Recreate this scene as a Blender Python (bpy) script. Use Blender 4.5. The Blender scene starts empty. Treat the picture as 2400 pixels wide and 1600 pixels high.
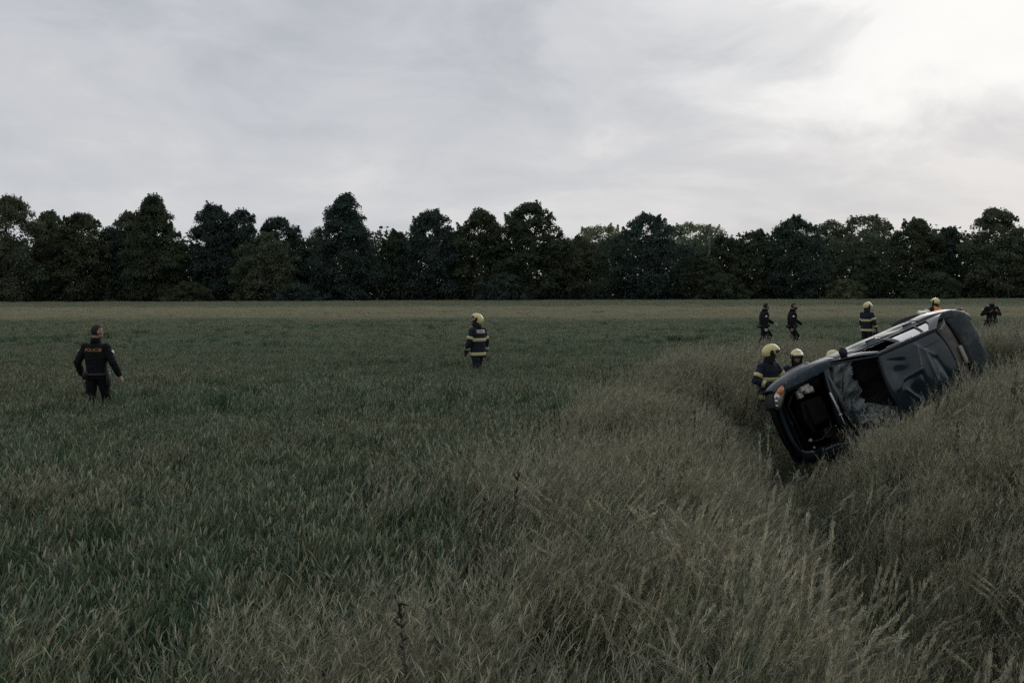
import bpy, bmesh, math, random
import numpy as np
from mathutils import Vector, Matrix, Euler
from mathutils.bvhtree import BVHTree

S = bpy.context.scene
rng = np.random.default_rng(7)
random.seed(7)
RAD = math.radians

# ------------------------------------------------------------------ camera
cam_d = bpy.data.cameras.new('camera')
cam = bpy.data.objects.new('camera', cam_d)
S.collection.objects.link(cam)
S.camera = cam
F_PX = 2333.0
CAM_H = 2.3
cam_d.sensor_width = 36.0
cam_d.lens = 36.0 * F_PX / 2400.0
cam_d.clip_end = 4000
cam_d.clip_start = 0.05
cam.location = (0, 0, CAM_H)
cam.rotation_euler = (RAD(90) - math.atan(110.0 / F_PX), 0, 0)

# ------------------------------------------------------------------ world: overcast evening sky
SUN_AZ, SUN_EL = 26.0, 20.0
W = bpy.data.worlds.new('World')
S.world = W
W.use_nodes = True
nt = W.node_tree
nt.nodes.clear()


def N(t, typ, **kw):
    n = t.nodes.new(typ)
    for k, v in kw.items():
        if k.startswith('i_'):
            n.inputs[int(k[2:])].default_value = v
        else:
            setattr(n, k, v)
    return n


def ramp(t, src, stops, interp='LINEAR'):
    r = t.nodes.new('ShaderNodeValToRGB')
    r.color_ramp.interpolation = interp
    e = r.color_ramp.elements
    while len(e) < len(stops):
        e.new(0.5)
    for el, (p, c) in zip(e, stops):
        el.position = p
        el.color = (*c, 1) if len(c) == 3 else c
    t.links.new(src, r.inputs[0])
    return r.outputs[0]


def math_(t, op, a, b=None, c=None, clamp=False):
    n = t.nodes.new('ShaderNodeMath')
    n.operation = op
    n.use_clamp = clamp
    for i, v in enumerate((a, b, c)):
        if v is None:
            continue
        if isinstance(v, (int, float)):
            n.inputs[i].default_value = v
        else:
            t.links.new(v, n.inputs[i])
    return n.outputs[0]


def mixc(t, fac, a, b, blend='MIX'):
    n = t.nodes.new('ShaderNodeMix')
    n.data_type = 'RGBA'
    n.blend_type = blend
    for s, v in ((n.inputs[0], fac), (n.inputs[6], a), (n.inputs[7], b)):
        if isinstance(v, (int, float)):
            s.default_value = v
        elif isinstance(v, tuple):
            s.default_value = (*v, 1) if len(v) == 3 else v
        else:
            t.links.new(v, s)
    return n.outputs[2]


def build_world():
    L = nt.links
    tc = nt.nodes.new('ShaderNodeTexCoord')
    sep = nt.nodes.new('ShaderNodeSeparateXYZ')
    L.new(tc.outputs['Generated'], sep.inputs[0])
    zc = math_(nt, 'MAXIMUM', sep.outputs[2], 0.0)
    inv = math_(nt, 'DIVIDE', 1.0, math_(nt, 'ADD', zc, 0.22))
    cx = math_(nt, 'MULTIPLY', sep.outputs[0], inv)
    cy = math_(nt, 'MULTIPLY', sep.outputs[1], inv)
    comb = nt.nodes.new('ShaderNodeCombineXYZ')
    L.new(cx, comb.inputs[0])
    L.new(cy, comb.inputs[1])
    mp = N(nt, 'ShaderNodeMapping')
    mp.inputs['Scale'].default_value = (0.95, 1.2, 1)
    mp.inputs['Location'].default_value = (3.3, 1.7, 0)
    mp.inputs['Rotation'].default_value = (0, 0, RAD(10))
    L.new(comb.outputs[0], mp.inputs[0])
    n1 = N(nt, 'ShaderNodeTexNoise')
    n1.inputs['Scale'].default_value = 0.9
    n1.inputs['Detail'].default_value = 8
    n1.inputs['Roughness'].default_value = 0.48
    n1.inputs['Distortion'].default_value = 0.15
    L.new(mp.outputs[0], n1.inputs['Vector'])
    n2 = N(nt, 'ShaderNodeTexNoise')
    n2.inputs['Scale'].default_value = 5.2
    n2.inputs['Detail'].default_value = 7
    n2.inputs['Roughness'].default_value = 0.6
    n2.inputs['Distortion'].default_value = 0.5
    mp2 = N(nt, 'ShaderNodeMapping')
    mp2.inputs['Scale'].default_value = (1.0, 1.0, 2.3)
    L.new(tc.outputs['Generated'], mp2.inputs[0])
    L.new(mp2.outputs[0], n2.inputs['Vector'])
    nn = math_(nt, 'ADD', math_(nt, 'MULTIPLY', n1.outputs[0], 0.5), math_(nt, 'MULTIPLY', n2.outputs[0], 0.5))
    clouds = ramp(nt, nn, [(0.37, (4.05, 4.25, 4.55)), (0.455, (4.65, 4.8, 5.1)), (0.53, (5.1, 5.17, 5.4)), (0.615, (5.95, 5.9, 6.0))])
    # thinner cloud in front of the low sun
    az, el = RAD(23.5), RAD(16)
    d = (math.sin(az) * math.cos(el), math.cos(az) * math.cos(el), math.sin(el))
    dot = N(nt, 'ShaderNodeVectorMath', operation='DOT_PRODUCT')
    L.new(tc.outputs['Generated'], dot.inputs[0])
    dot.inputs[1].default_value = d
    ang = math_(nt, 'ARCCOSINE', math_(nt, 'MINIMUM', dot.outputs['Value'], 0.99999))
    wob = math_(nt, 'MULTIPLY', math_(nt, 'SUBTRACT', nn, 0.5), 0.9)
    a2 = math_(nt, 'SUBTRACT', ang, wob)
    # the thin spot fades out towards the horizon, where the deck is seen edge on
    glow = ramp(nt, math_(nt, 'DIVIDE', a2, 0.48), [(0.0, (1, 1, 1)), (0.20, (0.92,) * 3), (0.40, (0.45,) * 3), (0.70, (0.13,) * 3), (1.0, (0, 0, 0))], 'EASE')
    hor = ramp(nt, math_(nt, 'ADD', sep.outputs[2], math_(nt, 'MULTIPLY', wob, 0.28)), [(0.145, (0.04,) * 3), (0.215, (1,) * 3)], 'EASE')
    gfac = math_(nt, 'MULTIPLY', glow, hor)
    brk = ramp(nt, math_(nt, 'ADD', sep.outputs[2], math_(nt, 'MULTIPLY', wob, 0.10)), [(0.045, (0,) * 3), (0.068, (0.36,) * 3), (0.088, (0.28,) * 3), (0.102, (0,) * 3)], 'EASE')
    clouds = mixc(nt, math_(nt, 'MULTIPLY', brk, ramp(nt, n2.outputs[0], [(0.40, (0.1,) * 3), (0.56, (1,) * 3)])), clouds, (6.1, 6.05, 6.15))
    col = mixc(nt, gfac, clouds, (7.7, 7.7, 7.65))
    # the deck is darker away from the low sun
    away = ramp(nt, math_(nt, 'MULTIPLY_ADD', sep.outputs[1], 0.5, 0.5), [(0.0, (0.62,) * 3), (0.75, (1,) * 3)])
    col = mixc(nt, 1.0, col, away, 'MULTIPLY')
    sky = N(nt, 'ShaderNodeTexSky', sky_type='NISHITA', sun_disc=False, sun_elevation=RAD(SUN_EL), sun_rotation=RAD(SUN_AZ))
    fin = mixc(nt, 0.97, sky.outputs[0], col)
    bg = nt.nodes.new('ShaderNodeBackground')
    bg.inputs[1].default_value = 0.1
    L.new(fin, bg.inputs[0])
    out = nt.nodes.new('ShaderNodeOutputWorld')
    L.new(bg.outputs[0], out.inputs[0])


build_world()
sun_d = bpy.data.lights.new('sun', 'SUN')
sun_d.energy = 0.5
sun_d.angle = RAD(30)
sun_d.color = (1.0, 0.96, 0.9)
sun = bpy.data.objects.new('sun', sun_d)
S.collection.objects.link(sun)
sa, se = RAD(SUN_AZ), RAD(SUN_EL)
sun.rotation_euler = Vector((math.sin(sa) * math.cos(se), math.cos(sa) * math.cos(se), math.sin(se))).to_track_quat('Z', 'Y').to_euler()

S.view_settings.view_transform = 'Standard'
S.view_settings.look = 'None'
S.view_settings.exposure = 0.25
S.view_settings.gamma = 1.0
S.view_settings.use_curve_mapping = False
S.render.engine = 'CYCLES'
S.cycles.use_denoising = False
S.cycles.max_bounces = 5
S.cycles.diffuse_bounces = 2
S.cycles.glossy_bounces = 3
S.cycles.transmission_bounces = 4
S.cycles.transparent_max_bounces = 12


# ------------------------------------------------------------------ helpers
def tag(o, label=None, cat=None, group=None, kind=None):
    for k, v in (('label', label), ('category', cat), ('group', group), ('kind', kind)):
        if v:
            o[k] = v
    return o


def fast_mesh(name, v, f, mats=(), fm=None, smooth=False):
    """v (N,3); f (M,k) equal-size faces or list of faces"""
    me = bpy.data.meshes.new(name)
    if isinstance(f, np.ndarray):
        k = f.shape[1]
        me.vertices.add(len(v))
        me.vertices.foreach_set('co', np.asarray(v, np.float32).ravel())
        me.loops.add(f.size)
        me.loops.foreach_set('vertex_index', f.astype(np.int32).ravel())
        me.polygons.add(len(f))
        me.polygons.foreach_set('loop_start', np.arange(0, f.size, k, dtype=np.int32))
        me.polygons.foreach_set('loop_total', np.full(len(f), k, np.int32))
    else:
        me.from_pydata([tuple(map(float, p)) for p in v], [], [tuple(map(int, q)) for q in f])
    for m in mats:
        me.materials.append(m)
    if fm is not None:
        me.polygons.foreach_set('material_index', np.asarray(fm, np.int32))
    me.polygons.foreach_set('use_smooth', np.full(len(me.polygons), smooth, dtype=bool))
    me.update(calc_edges=True)
    me.validate()
    return me


def link(name, me, parent=None, coll=None):
    o = bpy.data.objects.new(name, me)
    (coll or S.collection).objects.link(o)
    if parent is not None:
        o.parent = parent
    return o


def obj(name, v, f, mat, parent=None, smooth=False, fm=None):
    mats = mat if isinstance(mat, (list, tuple)) else [mat]
    return link(name, fast_mesh(name, v, f, mats, fm, smooth), parent)


def solid(o, t, offset=-1):
    m = o.modifiers.new('thickness', 'SOLIDIFY')
    m.thickness = t
    m.offset = offset
    return o


def empty(name, loc=(0, 0, 0), rz=0):
    o = bpy.data.objects.new(name, None)
    S.collection.objects.link(o)
    o.location = loc
    o.rotation_euler = (0, 0, rz)
    o.empty_display_size = 0.2
    return o


def pchip(x, y):
    x = np.asarray(x, float)
    y = np.asarray(y, float)
    h = np.diff(x)
    dl = np.diff(y, axis=0) / (h if y.ndim == 1 else h[:, None])
    m = np.zeros_like(y)
    m[0], m[-1] = dl[0], dl[-1]
    m[1:-1] = np.where(dl[:-1] * dl[1:] > 0, 2 * dl[:-1] * dl[1:] / (dl[:-1] + dl[1:] + 1e-12), 0)

    def f(q):
        q = np.clip(np.asarray(q, float), x[0], x[-1])
        i = np.clip(np.searchsorted(x, q) - 1, 0, len(x) - 2)
        t = (q - x[i]) / h[i]
        hh = h[i]
        if y.ndim > 1:
            t, hh = t[..., None], hh[..., None]
        return (y[i] * (1 + 2 * t) * (1 - t) ** 2 + m[i] * hh * t * (1 - t) ** 2 + y[i + 1] * t * t * (3 - 2 * t) + m[i + 1] * hh * t * t * (t - 1))
    return f


def grid_faces(nu, nv):
    i, j = np.meshgrid(np.arange(nu - 1), np.arange(nv - 1), indexing='ij')
    a = (i * nv + j).ravel()
    return np.stack([a, a + nv, a + nv + 1, a + 1], 1)


def vnoise(p, scale, seed=0):
    """cheap smooth 2-D/3-D value noise made of sines, about -1..1"""
    r = np.random.default_rng(seed)
    out = np.zeros(len(p))
    for k in range(6):
        d = r.normal(size=p.shape[1])
        d /= np.linalg.norm(d)
        out += np.sin(p @ d * scale * r.uniform(0.6, 1.9) + r.uniform(0, 6.28))
    return out / 6 * 1.6


def tube_geo(path, rad, seg=8, cap=True, up=None, rad2=None):
    """tapered tube along a path; rad = half width along the side axis, rad2 along the other"""
    path = np.asarray(path, float)
    rad = np.broadcast_to(np.asarray(rad, float), (len(path),))
    rad2 = rad if rad2 is None else np.broadcast_to(np.asarray(rad2, float), (len(path),))
    tg = np.gradient(path, axis=0)
    tg /= np.linalg.norm(tg, axis=1)[:, None] + 1e-9
    up = np.array([0, 0, 1.0]) if up is None else np.asarray(up, float)
    if abs(tg.mean(0) @ up) > 0.9 * np.linalg.norm(tg.mean(0)):
        up = np.array([0, 1.0, 0])
    V = []
    a = np.linspace(0, 2 * np.pi, seg, endpoint=False)
    for p, t, r, r2 in zip(path, tg, rad, rad2):
        s = np.cross(t, up)
        s /= np.linalg.norm(s) + 1e-9
        b = np.cross(s, t)
        V.append(p + r * np.cos(a)[:, None] * s + r2 * np.sin(a)[:, None] * b)
    V = np.concatenate(V)
    F = []
    n = len(path)
    for i in range(n - 1):
        for j in range(seg):
            k = (j + 1) % seg
            F.append((i * seg + j, i * seg + k, (i + 1) * seg + k, (i + 1) * seg + j))
    if cap:
        F.append(tuple(range(seg))[::-1])
        F.append(tuple((n - 1) * seg + j for j in range(seg)))
    return V, F


class Geo:
    def __init__(s):
        s.v, s.f, s.m, s.n = [], [], [], 0

    def add(s, v, f, m=0):
        v = np.asarray(v, float)
        s.v.append(v)
        for q in f:
            s.f.append(tuple(int(i) + s.n for i in q))
            s.m.append(m)
        s.n += len(v)
        return s

    def tube(s, path, rad, seg=8, m=0, **k):
        return s.add(*tube_geo(path, rad, seg, **k), m)

    def box(s, c, d, m=0, rot=None, bev=0.0):
        x, y, z = np.asarray(d, float) / 2
        if bev:
            b = min(bev, x * .9, y * .9, z * .9)
            pts, fs = [], []
            bm = bmesh.new()
            bmesh.ops.create_cube(bm, size=1)
            for vv in bm.verts:
                vv.co = (vv.co.x * 2 * x, vv.co.y * 2 * y, vv.co.z * 2 * z)
            bmesh.ops.bevel(bm, geom=bm.edges[:], offset=b, segments=2, affect='EDGES', profile=0.5)
            bm.verts.index_update()
            pts = np.array([vv.co[:] for vv in bm.verts])
            fs = [tuple(q.index for q in ff.verts) for ff in bm.faces]
            bm.free()
        else:
            pts = np.array([(-x, -y, -z), (x, -y, -z), (x, y, -z), (-x, y, -z), (-x, -y, z), (x, -y, z), (x, y, z), (-x, y, z)])
            fs = [(0, 3, 2, 1), (4, 5, 6, 7), (0, 1, 5, 4), (1, 2, 6, 5), (2, 3, 7, 6), (3, 0, 4, 7)]
        if rot is not None:
            pts = pts @ np.array(Euler(rot).to_matrix()).T
        return s.add(pts + np.asarray(c), fs, m)

    def ell(s, c, r, m=0, nu=12, nv=8, M=None):
        u = np.linspace(0, np.pi, nv + 1)[1:-1]
        a = np.linspace(0, 2 * np.pi, nu, endpoint=False)
        P = [(0, 0, 1)] + [(math.sin(q) * math.cos(w), math.sin(q) * math.sin(w), math.cos(q)) for q in u for w in a] + [(0, 0, -1)]
        P = np.array(P) * np.asarray(r)
        if M is not None:
            P = P @ M.T
        n = nv - 1
        F = [(0, 1 + j, 1 + (j + 1) % nu) for j in range(nu)]
        for i in range(n - 1):
            for j in range(nu):
                k = (j + 1) % nu
                F.append((1 + i * nu + j, 1 + (i + 1) * nu + j, 1 + (i + 1) * nu + k, 1 + i * nu + k))
        e = 1 + n * nu
        F += [(e, 1 + (n - 1) * nu + (j + 1) % nu, 1 + (n - 1) * nu + j) for j in range(nu)]
        return s.add(P + np.asarray(c), F, m)

    def build(s, name, mat, parent=None, smooth=False):
        v = np.concatenate(s.v)
        return obj(name, v, s.f, mat, parent, smooth, s.m)


# ------------------------------------------------------------------ materials
def mat(name, col, rough=0.6, metal=0.0, coat=0.0, noise=None, bump=0.0, bscale=60, spec=0.5):
    m = bpy.data.materials.new(name)
    m.use_nodes = True
    t = m.node_tree
    b = t.nodes['Principled BSDF']
    b.inputs['Base Color'].default_value = (*col, 1)
    b.inputs['Roughness'].default_value = rough
    b.inputs['Metallic'].default_value = metal
    b.inputs['Coat Weight'].default_value = coat
    b.inputs['Coat Roughness'].default_value = 0.08
    b.inputs['Specular IOR Level'].default_value = spec
    tc = t.nodes.new('ShaderNodeTexCoord')
    if noise:
        c2, sc, lo, hi = noise
        n = N(t, 'ShaderNodeTexNoise')
        n.inputs['Scale'].default_value = sc
        n.inputs['Detail'].default_value = 6
        t.links.new(tc.outputs['Object'], n.inputs['Vector'])
        f = ramp(t, n.outputs[0], [(lo, (0, 0, 0)), (hi, (1, 1, 1))])
        t.links.new(mixc(t, f, col, c2), b.inputs['Base Color'])
    if bump:
        n = N(t, 'ShaderNodeTexNoise')
        n.inputs['Scale'].default_value = bscale
        n.inputs['Detail'].default_value = 4
        t.links.new(tc.outputs['Object'], n.inputs['Vector'])
        bp = N(t, 'ShaderNodeBump')
        bp.inputs['Strength'].default_value = bump
        bp.inputs['Distance'].default_value = 0.02
        t.links.new(n.outputs[0], bp.inputs['Height'])
        t.links.new(bp.outputs[0], b.inputs['Normal'])
    return m


def plant_mat(name, c1, c2, c3, wscale=0.25, trans=0.3, band=None, vary=1.0, sheen=0.05, nscale=9.0):
    """leaf: diffuse + translucent; colour differs from plant to plant and from patch to patch"""
    m = bpy.data.materials.new(name)
    m.use_nodes = True
    t = m.node_tree
    t.nodes.clear()
    oi = t.nodes.new('ShaderNodeObjectInfo')
    geo = t.nodes.new('ShaderNodeNewGeometry')
    n = N(t, 'ShaderNodeTexNoise')
    n.inputs['Scale'].default_value = wscale
    n.inputs['Detail'].default_value = 3
    t.links.new(geo.outputs['Position'], n.inputs['Vector'])
    f1 = ramp(t, n.outputs[0], [(0.36, (0, 0, 0)), (0.64, (1, 1, 1))])
    c = mixc(t, f1, c1, c2)
    f2 = ramp(t, oi.outputs['Random'], [(0.0, (0, 0, 0)), (1.0, (1, 1, 1))])
    c = mixc(t, math_(t, 'MULTIPLY', f2, 0.6), c, c3)
    nf = N(t, 'ShaderNodeTexNoise')
    nf.inputs['Scale'].default_value = nscale
    t.links.new(geo.outputs['Position'], nf.inputs['Vector'])
    val = ramp(t, nf.outputs[0], [(0.3, (0.6,) * 3), (0.7, (1.4,) * 3)])
    c = mixc(t, 1.0, c, val, 'MULTIPLY')
    isl = ramp(t, geo.outputs['Random Per Island'], [(0.0, (0.42,) * 3), (0.55, (0.95,) * 3), (1.0, (1.85,) * 3)])
    c = mixc(t, vary, c, isl, 'MULTIPLY')
    if band:
        sp = t.nodes.new('ShaderNodeSeparateXYZ')
        t.links.new(geo.outputs['Position'], sp.inputs[0])
        wob = math_(t, 'MULTIPLY', math_(t, 'SUBTRACT', n.outputs[0], 0.5), band[2])
        yy = math_(t, 'ADD', sp.outputs[1], wob)
        fb = ramp(t, math_(t, 'DIVIDE', yy, 200.0), band[0], 'LINEAR')
        c = mixc(t, fb, c, band[1])
    d = t.nodes.new('ShaderNodeBsdfDiffuse')
    tr = t.nodes.new('ShaderNodeBsdfTranslucent')
    mx = t.nodes.new('ShaderNodeMixShader')
    mx.inputs[0].default_value = trans
    out = t.nodes.new('ShaderNodeOutputMaterial')
    t.links.new(c, d.inputs[0])
    t.links.new(c, tr.inputs[0])
    t.links.new(d.outputs[0], mx.inputs[1])
    t.links.new(tr.outputs[0], mx.inputs[2])
    gl = t.nodes.new('ShaderNodeBsdfGlossy')
    gl.inputs['Roughness'].default_value = 0.42
    gl.inputs[0].default_value = (0.9, 0.95, 0.95, 1)
    m2 = t.nodes.new('ShaderNodeMixShader')
    m2.inputs[0].default_value = sheen
    t.links.new(mx.outputs[0], m2.inputs[1])
    t.links.new(gl.outputs[0], m2.inputs[2])
    t.links.new(m2.outputs[0], out.inputs[0])
    return m


WB = ([(0.0, (0,) * 3), (0.30, (0,) * 3), (0.345, (0.85,) * 3), (0.50, (0.85,) * 3), (0.56, (0.15,) * 3), (1.0, (0.15,) * 3)], (0.44, 0.42, 0.28), 14.0)
M_WLEAF = plant_mat('wheat_leaf', (0.142, 0.210, 0.124), (0.172, 0.214, 0.112), (0.122, 0.204, 0.138), 0.13, 0.3, WB)
M_WEAR = plant_mat('wheat_ear', (0.220, 0.242, 0.148), (0.268, 0.256, 0.152), (0.196, 0.235, 0.155), 0.13, 0.15, WB)
M_DRY = plant_mat('dry_grass', (0.222, 0.225, 0.135), (0.265, 0.255, 0.158), (0.198, 0.224, 0.136), 0.5, 0.3)
M_PAN = plant_mat('grass_panicle', (0.275, 0.265, 0.185), (0.310, 0.295, 0.195), (0.238, 0.235, 0.176), 0.5, 0.35)
M_GREEN = plant_mat('grass_leaf', (0.110, 0.155, 0.088), (0.145, 0.175, 0.098), (0.090, 0.150, 0.105), 0.5, 0.3)
M_PLUME = plant_mat('grass_plume', (0.52, 0.49, 0.37), (0.58, 0.54, 0.40), (0.43, 0.42, 0.32), 0.9, 0.35, None, 0.5)
M_BROWN = plant_mat('dead_stem', (0.060, 0.040, 0.028), (0.075, 0.052, 0.034), (0.05, 0.04, 0.03), 0.6, 0.1)
M_SOIL = mat('soil', (0.020, 0.022, 0.014), 0.95, noise=((0.035, 0.038, 0.022), 0.8, 0.35, 0.65))
M_BARK = mat('bark', (0.045, 0.042, 0.035), 0.9, noise=((0.08, 0.075, 0.062), 3, 0.4, 0.6), bump=0.4, bscale=8)
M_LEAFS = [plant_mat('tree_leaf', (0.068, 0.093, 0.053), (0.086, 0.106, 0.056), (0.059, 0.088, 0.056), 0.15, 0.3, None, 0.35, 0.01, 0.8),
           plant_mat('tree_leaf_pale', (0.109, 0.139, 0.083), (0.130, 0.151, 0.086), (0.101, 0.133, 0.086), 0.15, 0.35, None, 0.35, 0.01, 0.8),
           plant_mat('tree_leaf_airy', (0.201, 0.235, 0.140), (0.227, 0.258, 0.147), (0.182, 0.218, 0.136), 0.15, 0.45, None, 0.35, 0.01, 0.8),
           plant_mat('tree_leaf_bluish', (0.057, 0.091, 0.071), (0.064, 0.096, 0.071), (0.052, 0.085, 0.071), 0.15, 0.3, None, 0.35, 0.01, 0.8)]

# ------------------------------------------------------------------ terrain
prof = pchip([-60, -3.4, -2.6, -1.5, -0.8, -0.3, 0.0, 0.5, 1.4, 3.2, 4.6, 8, 60],
             [0, 0, -0.03, -0.25, -0.47, -0.75, -0.85, -0.72, -0.24, 0.52, 0.70, 0.74, 0.74])
rise = pchip([-40, 25, 45, 80, 120, 165, 400, 2000], [0, 0, 0.26, 0.50, 0.74, 0.98, 1.2, 1.2])


def ditch_x(y):
    y = np.asarray(y, float)
    yc = np.clip(y, 3.0, 60)
    base = 4.8 + 0.33 * (yc - 17) + 0.012 * (yc - 17) ** 2
    sl = 0.33 + 0.024 * (yc - 17)
    return base + sl * (y - yc), sl


def lateral(x, y):
    xd, sl = ditch_x(y)
    return (np.asarray(x, float) - xd) / np.sqrt(1 + sl * sl)


def ground(x, y):
    x = np.asarray(x, float)
    y = np.asarray(y, float)
    s = lateral(x, y)
    fade = np.clip((41 - y) / 13, 0.12, 1)
    p = np.stack([x.ravel(), y.ravel()], 1)
    bump = (0.03 * vnoise(p, 1.3, 3) + 0.05 * vnoise(p, 0.35, 4)).reshape(x.shape) * np.clip((s + 4) / 3, 0.25, 1)
    return prof(s) * fade - .10 * np.exp(-(s / .9) ** 2) * np.clip((16 - y) / 3, 0, 1) * np.clip((y - 4) / 5, 0, 1) + rise(y) + 0.0035 * np.clip(x, -80, 80) * np.clip((y - 40) / 100, 0, 1) + bump


_ground0 = ground


def ground(x, y):
    x = np.asarray(x, float)
    y = np.asarray(y, float)
    a = ((x - 5.15) / 1.15) ** 2 + ((y - 15.9) / 1.25) ** 2
    b = ((x - 7.9) / 1.7) ** 2 + ((y - 16.5) / 0.85) ** 2
    return _ground0(x, y) - .34 * np.exp(-a) - .30 * np.exp(-b) + .14 * np.exp(-((x - 16.3) / 2) ** 2 - ((y - 38.2) / 2) ** 2) + .20 * np.exp(-((x - 18.5) / 4.5) ** 2 - ((y - 41) / 4.5) ** 2)


def gz(x, y):
    return float(ground(np.array([x]), np.array([y]))[0])


def axis(lim0, lim1, f0, f1, step, grow=1.12):
    a = list(np.arange(f0, f1 + 1e-6, step))
    s = step
    while a[-1] < lim1:
        s *= grow
        a.append(a[-1] + s)
    s = step
    while a[0] > lim0:
        s *= grow
        a.insert(0, a[0] - s)
    return np.array(a)


gx = axis(-1500, 1500, -10, 24, 0.4)
gy = axis(-60, 2500, -2, 46, 0.4)
GX, GY = np.meshgrid(gx, gy, indexing='ij')
GZ = ground(GX, GY)
o = obj('ground', np.stack([GX.ravel(), GY.ravel(), GZ.ravel()], 1), grid_faces(len(gx), len(gy)), M_SOIL, None, True)
tag(o, 'dark soil of the field, ditch and roadside bank under the plants', 'ground', None, 'structure')

# ------------------------------------------------------------------ car pose (fitted to the photograph)
CAR_R = Matrix(((-0.895, 0.3771, 0.2384), (-0.3056, -0.1289, -0.9434), (-0.325, -0.9172, 0.2306)))
CAR_T = Vector((6.272, 17.911, 0.573))
CAR_Rn = np.array(CAR_R)
CAR_Tn = np.array(CAR_T)


def in_car(p):
    l = (p - CAR_Tn) @ CAR_Rn
    ax = np.abs(l[:, 0] + 0.02)
    hi = np.where(l[:, 0] > 0.95, 0.86, np.where(l[:, 0] < -1.5, 1.0, 1.36))
    return (ax < 2.05) & (np.abs(l[:, 1]) < 0.79) & (l[:, 2] > 0.16) & (l[:, 2] < hi)


# ------------------------------------------------------------------ plants
def ribbons(base, direc, bend, length, width, nseg, r):
    """many ribbons at once. base (n,3), direc azimuth (n,), bend (n,2) start/end tilt, returns v,f"""
    n = len(base)
    t = np.linspace(0, 1, nseg + 1)
    tilt = bend[:, :1] + (bend[:, 1:] - bend[:, :1]) * t[None] ** 1.5
    st = (length / nseg)[:, None]
    dh = np.sin(tilt) * st
    dz = np.cos(tilt) * st
    H = np.concatenate([np.zeros((n, 1)), np.cumsum(dh[:, :-1], 1)], 1)
    Z = np.concatenate([np.zeros((n, 1)), np.cumsum(dz[:, :-1], 1)], 1)
    P = np.empty((n, nseg + 1, 3))
    P[..., 0] = base[:, None, 0] + H * np.cos(direc)[:, None]
    P[..., 1] = base[:, None, 1] + H * np.sin(direc)[:, None]
    P[..., 2] = base[:, None, 2] + Z
    side = r.uniform(0, 2 * np.pi, n)
    sv = np.stack([np.cos(side), np.sin(side), np.zeros(n)], 1)[:, None]
    w = width[:, None] * np.array([1.0] * nseg + [0.15])[None] * 0.5
    A = P - sv * w[..., None]
    B = P + sv * w[..., None]
    V = np.stack([A, B], 2).reshape(-1, 3)
    i = np.arange(n)[:, None] * (2 * (nseg + 1)) + np.arange(nseg)[None] * 2
    F = np.stack([i, i + 1, i + 3, i + 2], -1).reshape(-1, 4)
    return V, F, P


def spindles(P0, D, length, rad, r, sides=4):
    """small ears: P0 base (n,3), D dir (n,3)"""
    n = len(P0)
    D = D / np.linalg.norm(D, axis=1)[:, None]
    a = np.cross(D, r.normal(size=(n, 3)))
    a /= np.linalg.norm(a, axis=1)[:, None]
    b = np.cross(D, a)
    prof_ = [(0.0, 0.35), (0.25, 1.0), (0.7, 0.85), (1.0, 0.12)]
    V = []
    for t, k in prof_:
        for q in range(sides):
            an = 2 * np.pi * q / sides
            V.append(P0 + D * (length * t)[:, None] + (a * math.cos(an) + b * math.sin(an)) * (rad * k)[:, None])
    V = np.stack(V, 1)
    m = len(prof_) * sides
    F = []
    for i in range(len(prof_) - 1):
        for q in range(sides):
            F.append((i * sides + q, i * sides + (q + 1) % sides, (i + 1) * sides + (q + 1) % sides, (i + 1) * sides + q))
    F = np.array(F)
    F = (np.arange(n)[:, None, None] * m + F[None]).reshape(-1, 4)
    return V.reshape(-1, 3), F


def merge(parts):
    V, F, Mi, n = [], [], [], 0
    for v, f, m in parts:
        V.append(v)
        F.append(f + n)
        Mi.append(np.full(len(f), m))
        n += len(v)
    return np.concatenate(V), np.concatenate(F), np.concatenate(Mi)


def wheat(seed, patch, n, hmean, wk=1.0):
    r = np.random.default_rng(seed)
    b = np.zeros((n, 3))
    b[:, :2] = r.uniform(-patch / 2, patch / 2, (n, 2))
    h = r.normal(hmean, 0.05, n).clip(hmean * .7, hmean * 1.2)
    az = r.normal(0.3, 1.1, n)
    v, f, P = ribbons(b, az, np.stack([r.uniform(0, .08, n), r.uniform(.05, .35, n)], 1), h, np.full(n, .004 * wk), 3, r)
    parts = [(v, f, 0)]
    tip = P[:, -1]
    d = P[:, -1] - P[:, -2]
    d[:, 0] += r.normal(.02, .05, n)
    d[:, 1] += r.normal(0, .05, n)
    v, f = spindles(tip - d * .05, d, r.uniform(.06, .09, n), r.uniform(.005, .0068, n) * wk, r)
    parts.append((v, f, 1))
    for k in range(4):
        hh = h * r.uniform(.25, .85, n)
        lb = b + (P[:, 2] - P[:, 0]) * (hh / h)[:, None]
        lb[:, 2] = hh * .95
        v, f, _ = ribbons(lb, r.uniform(0, 6.28, n), np.stack([r.uniform(.08, .35, n), r.uniform(.5, 1.9, n)], 1), r.uniform(.13, .25, n), r.uniform(.005, .0095, n) * wk, 4, r)
        parts.append((v, f, 0))
    return fast_mesh('wheat_tuft', *merge(parts)[:2], [M_WLEAF, M_WEAR], merge(parts)[2])


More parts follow.
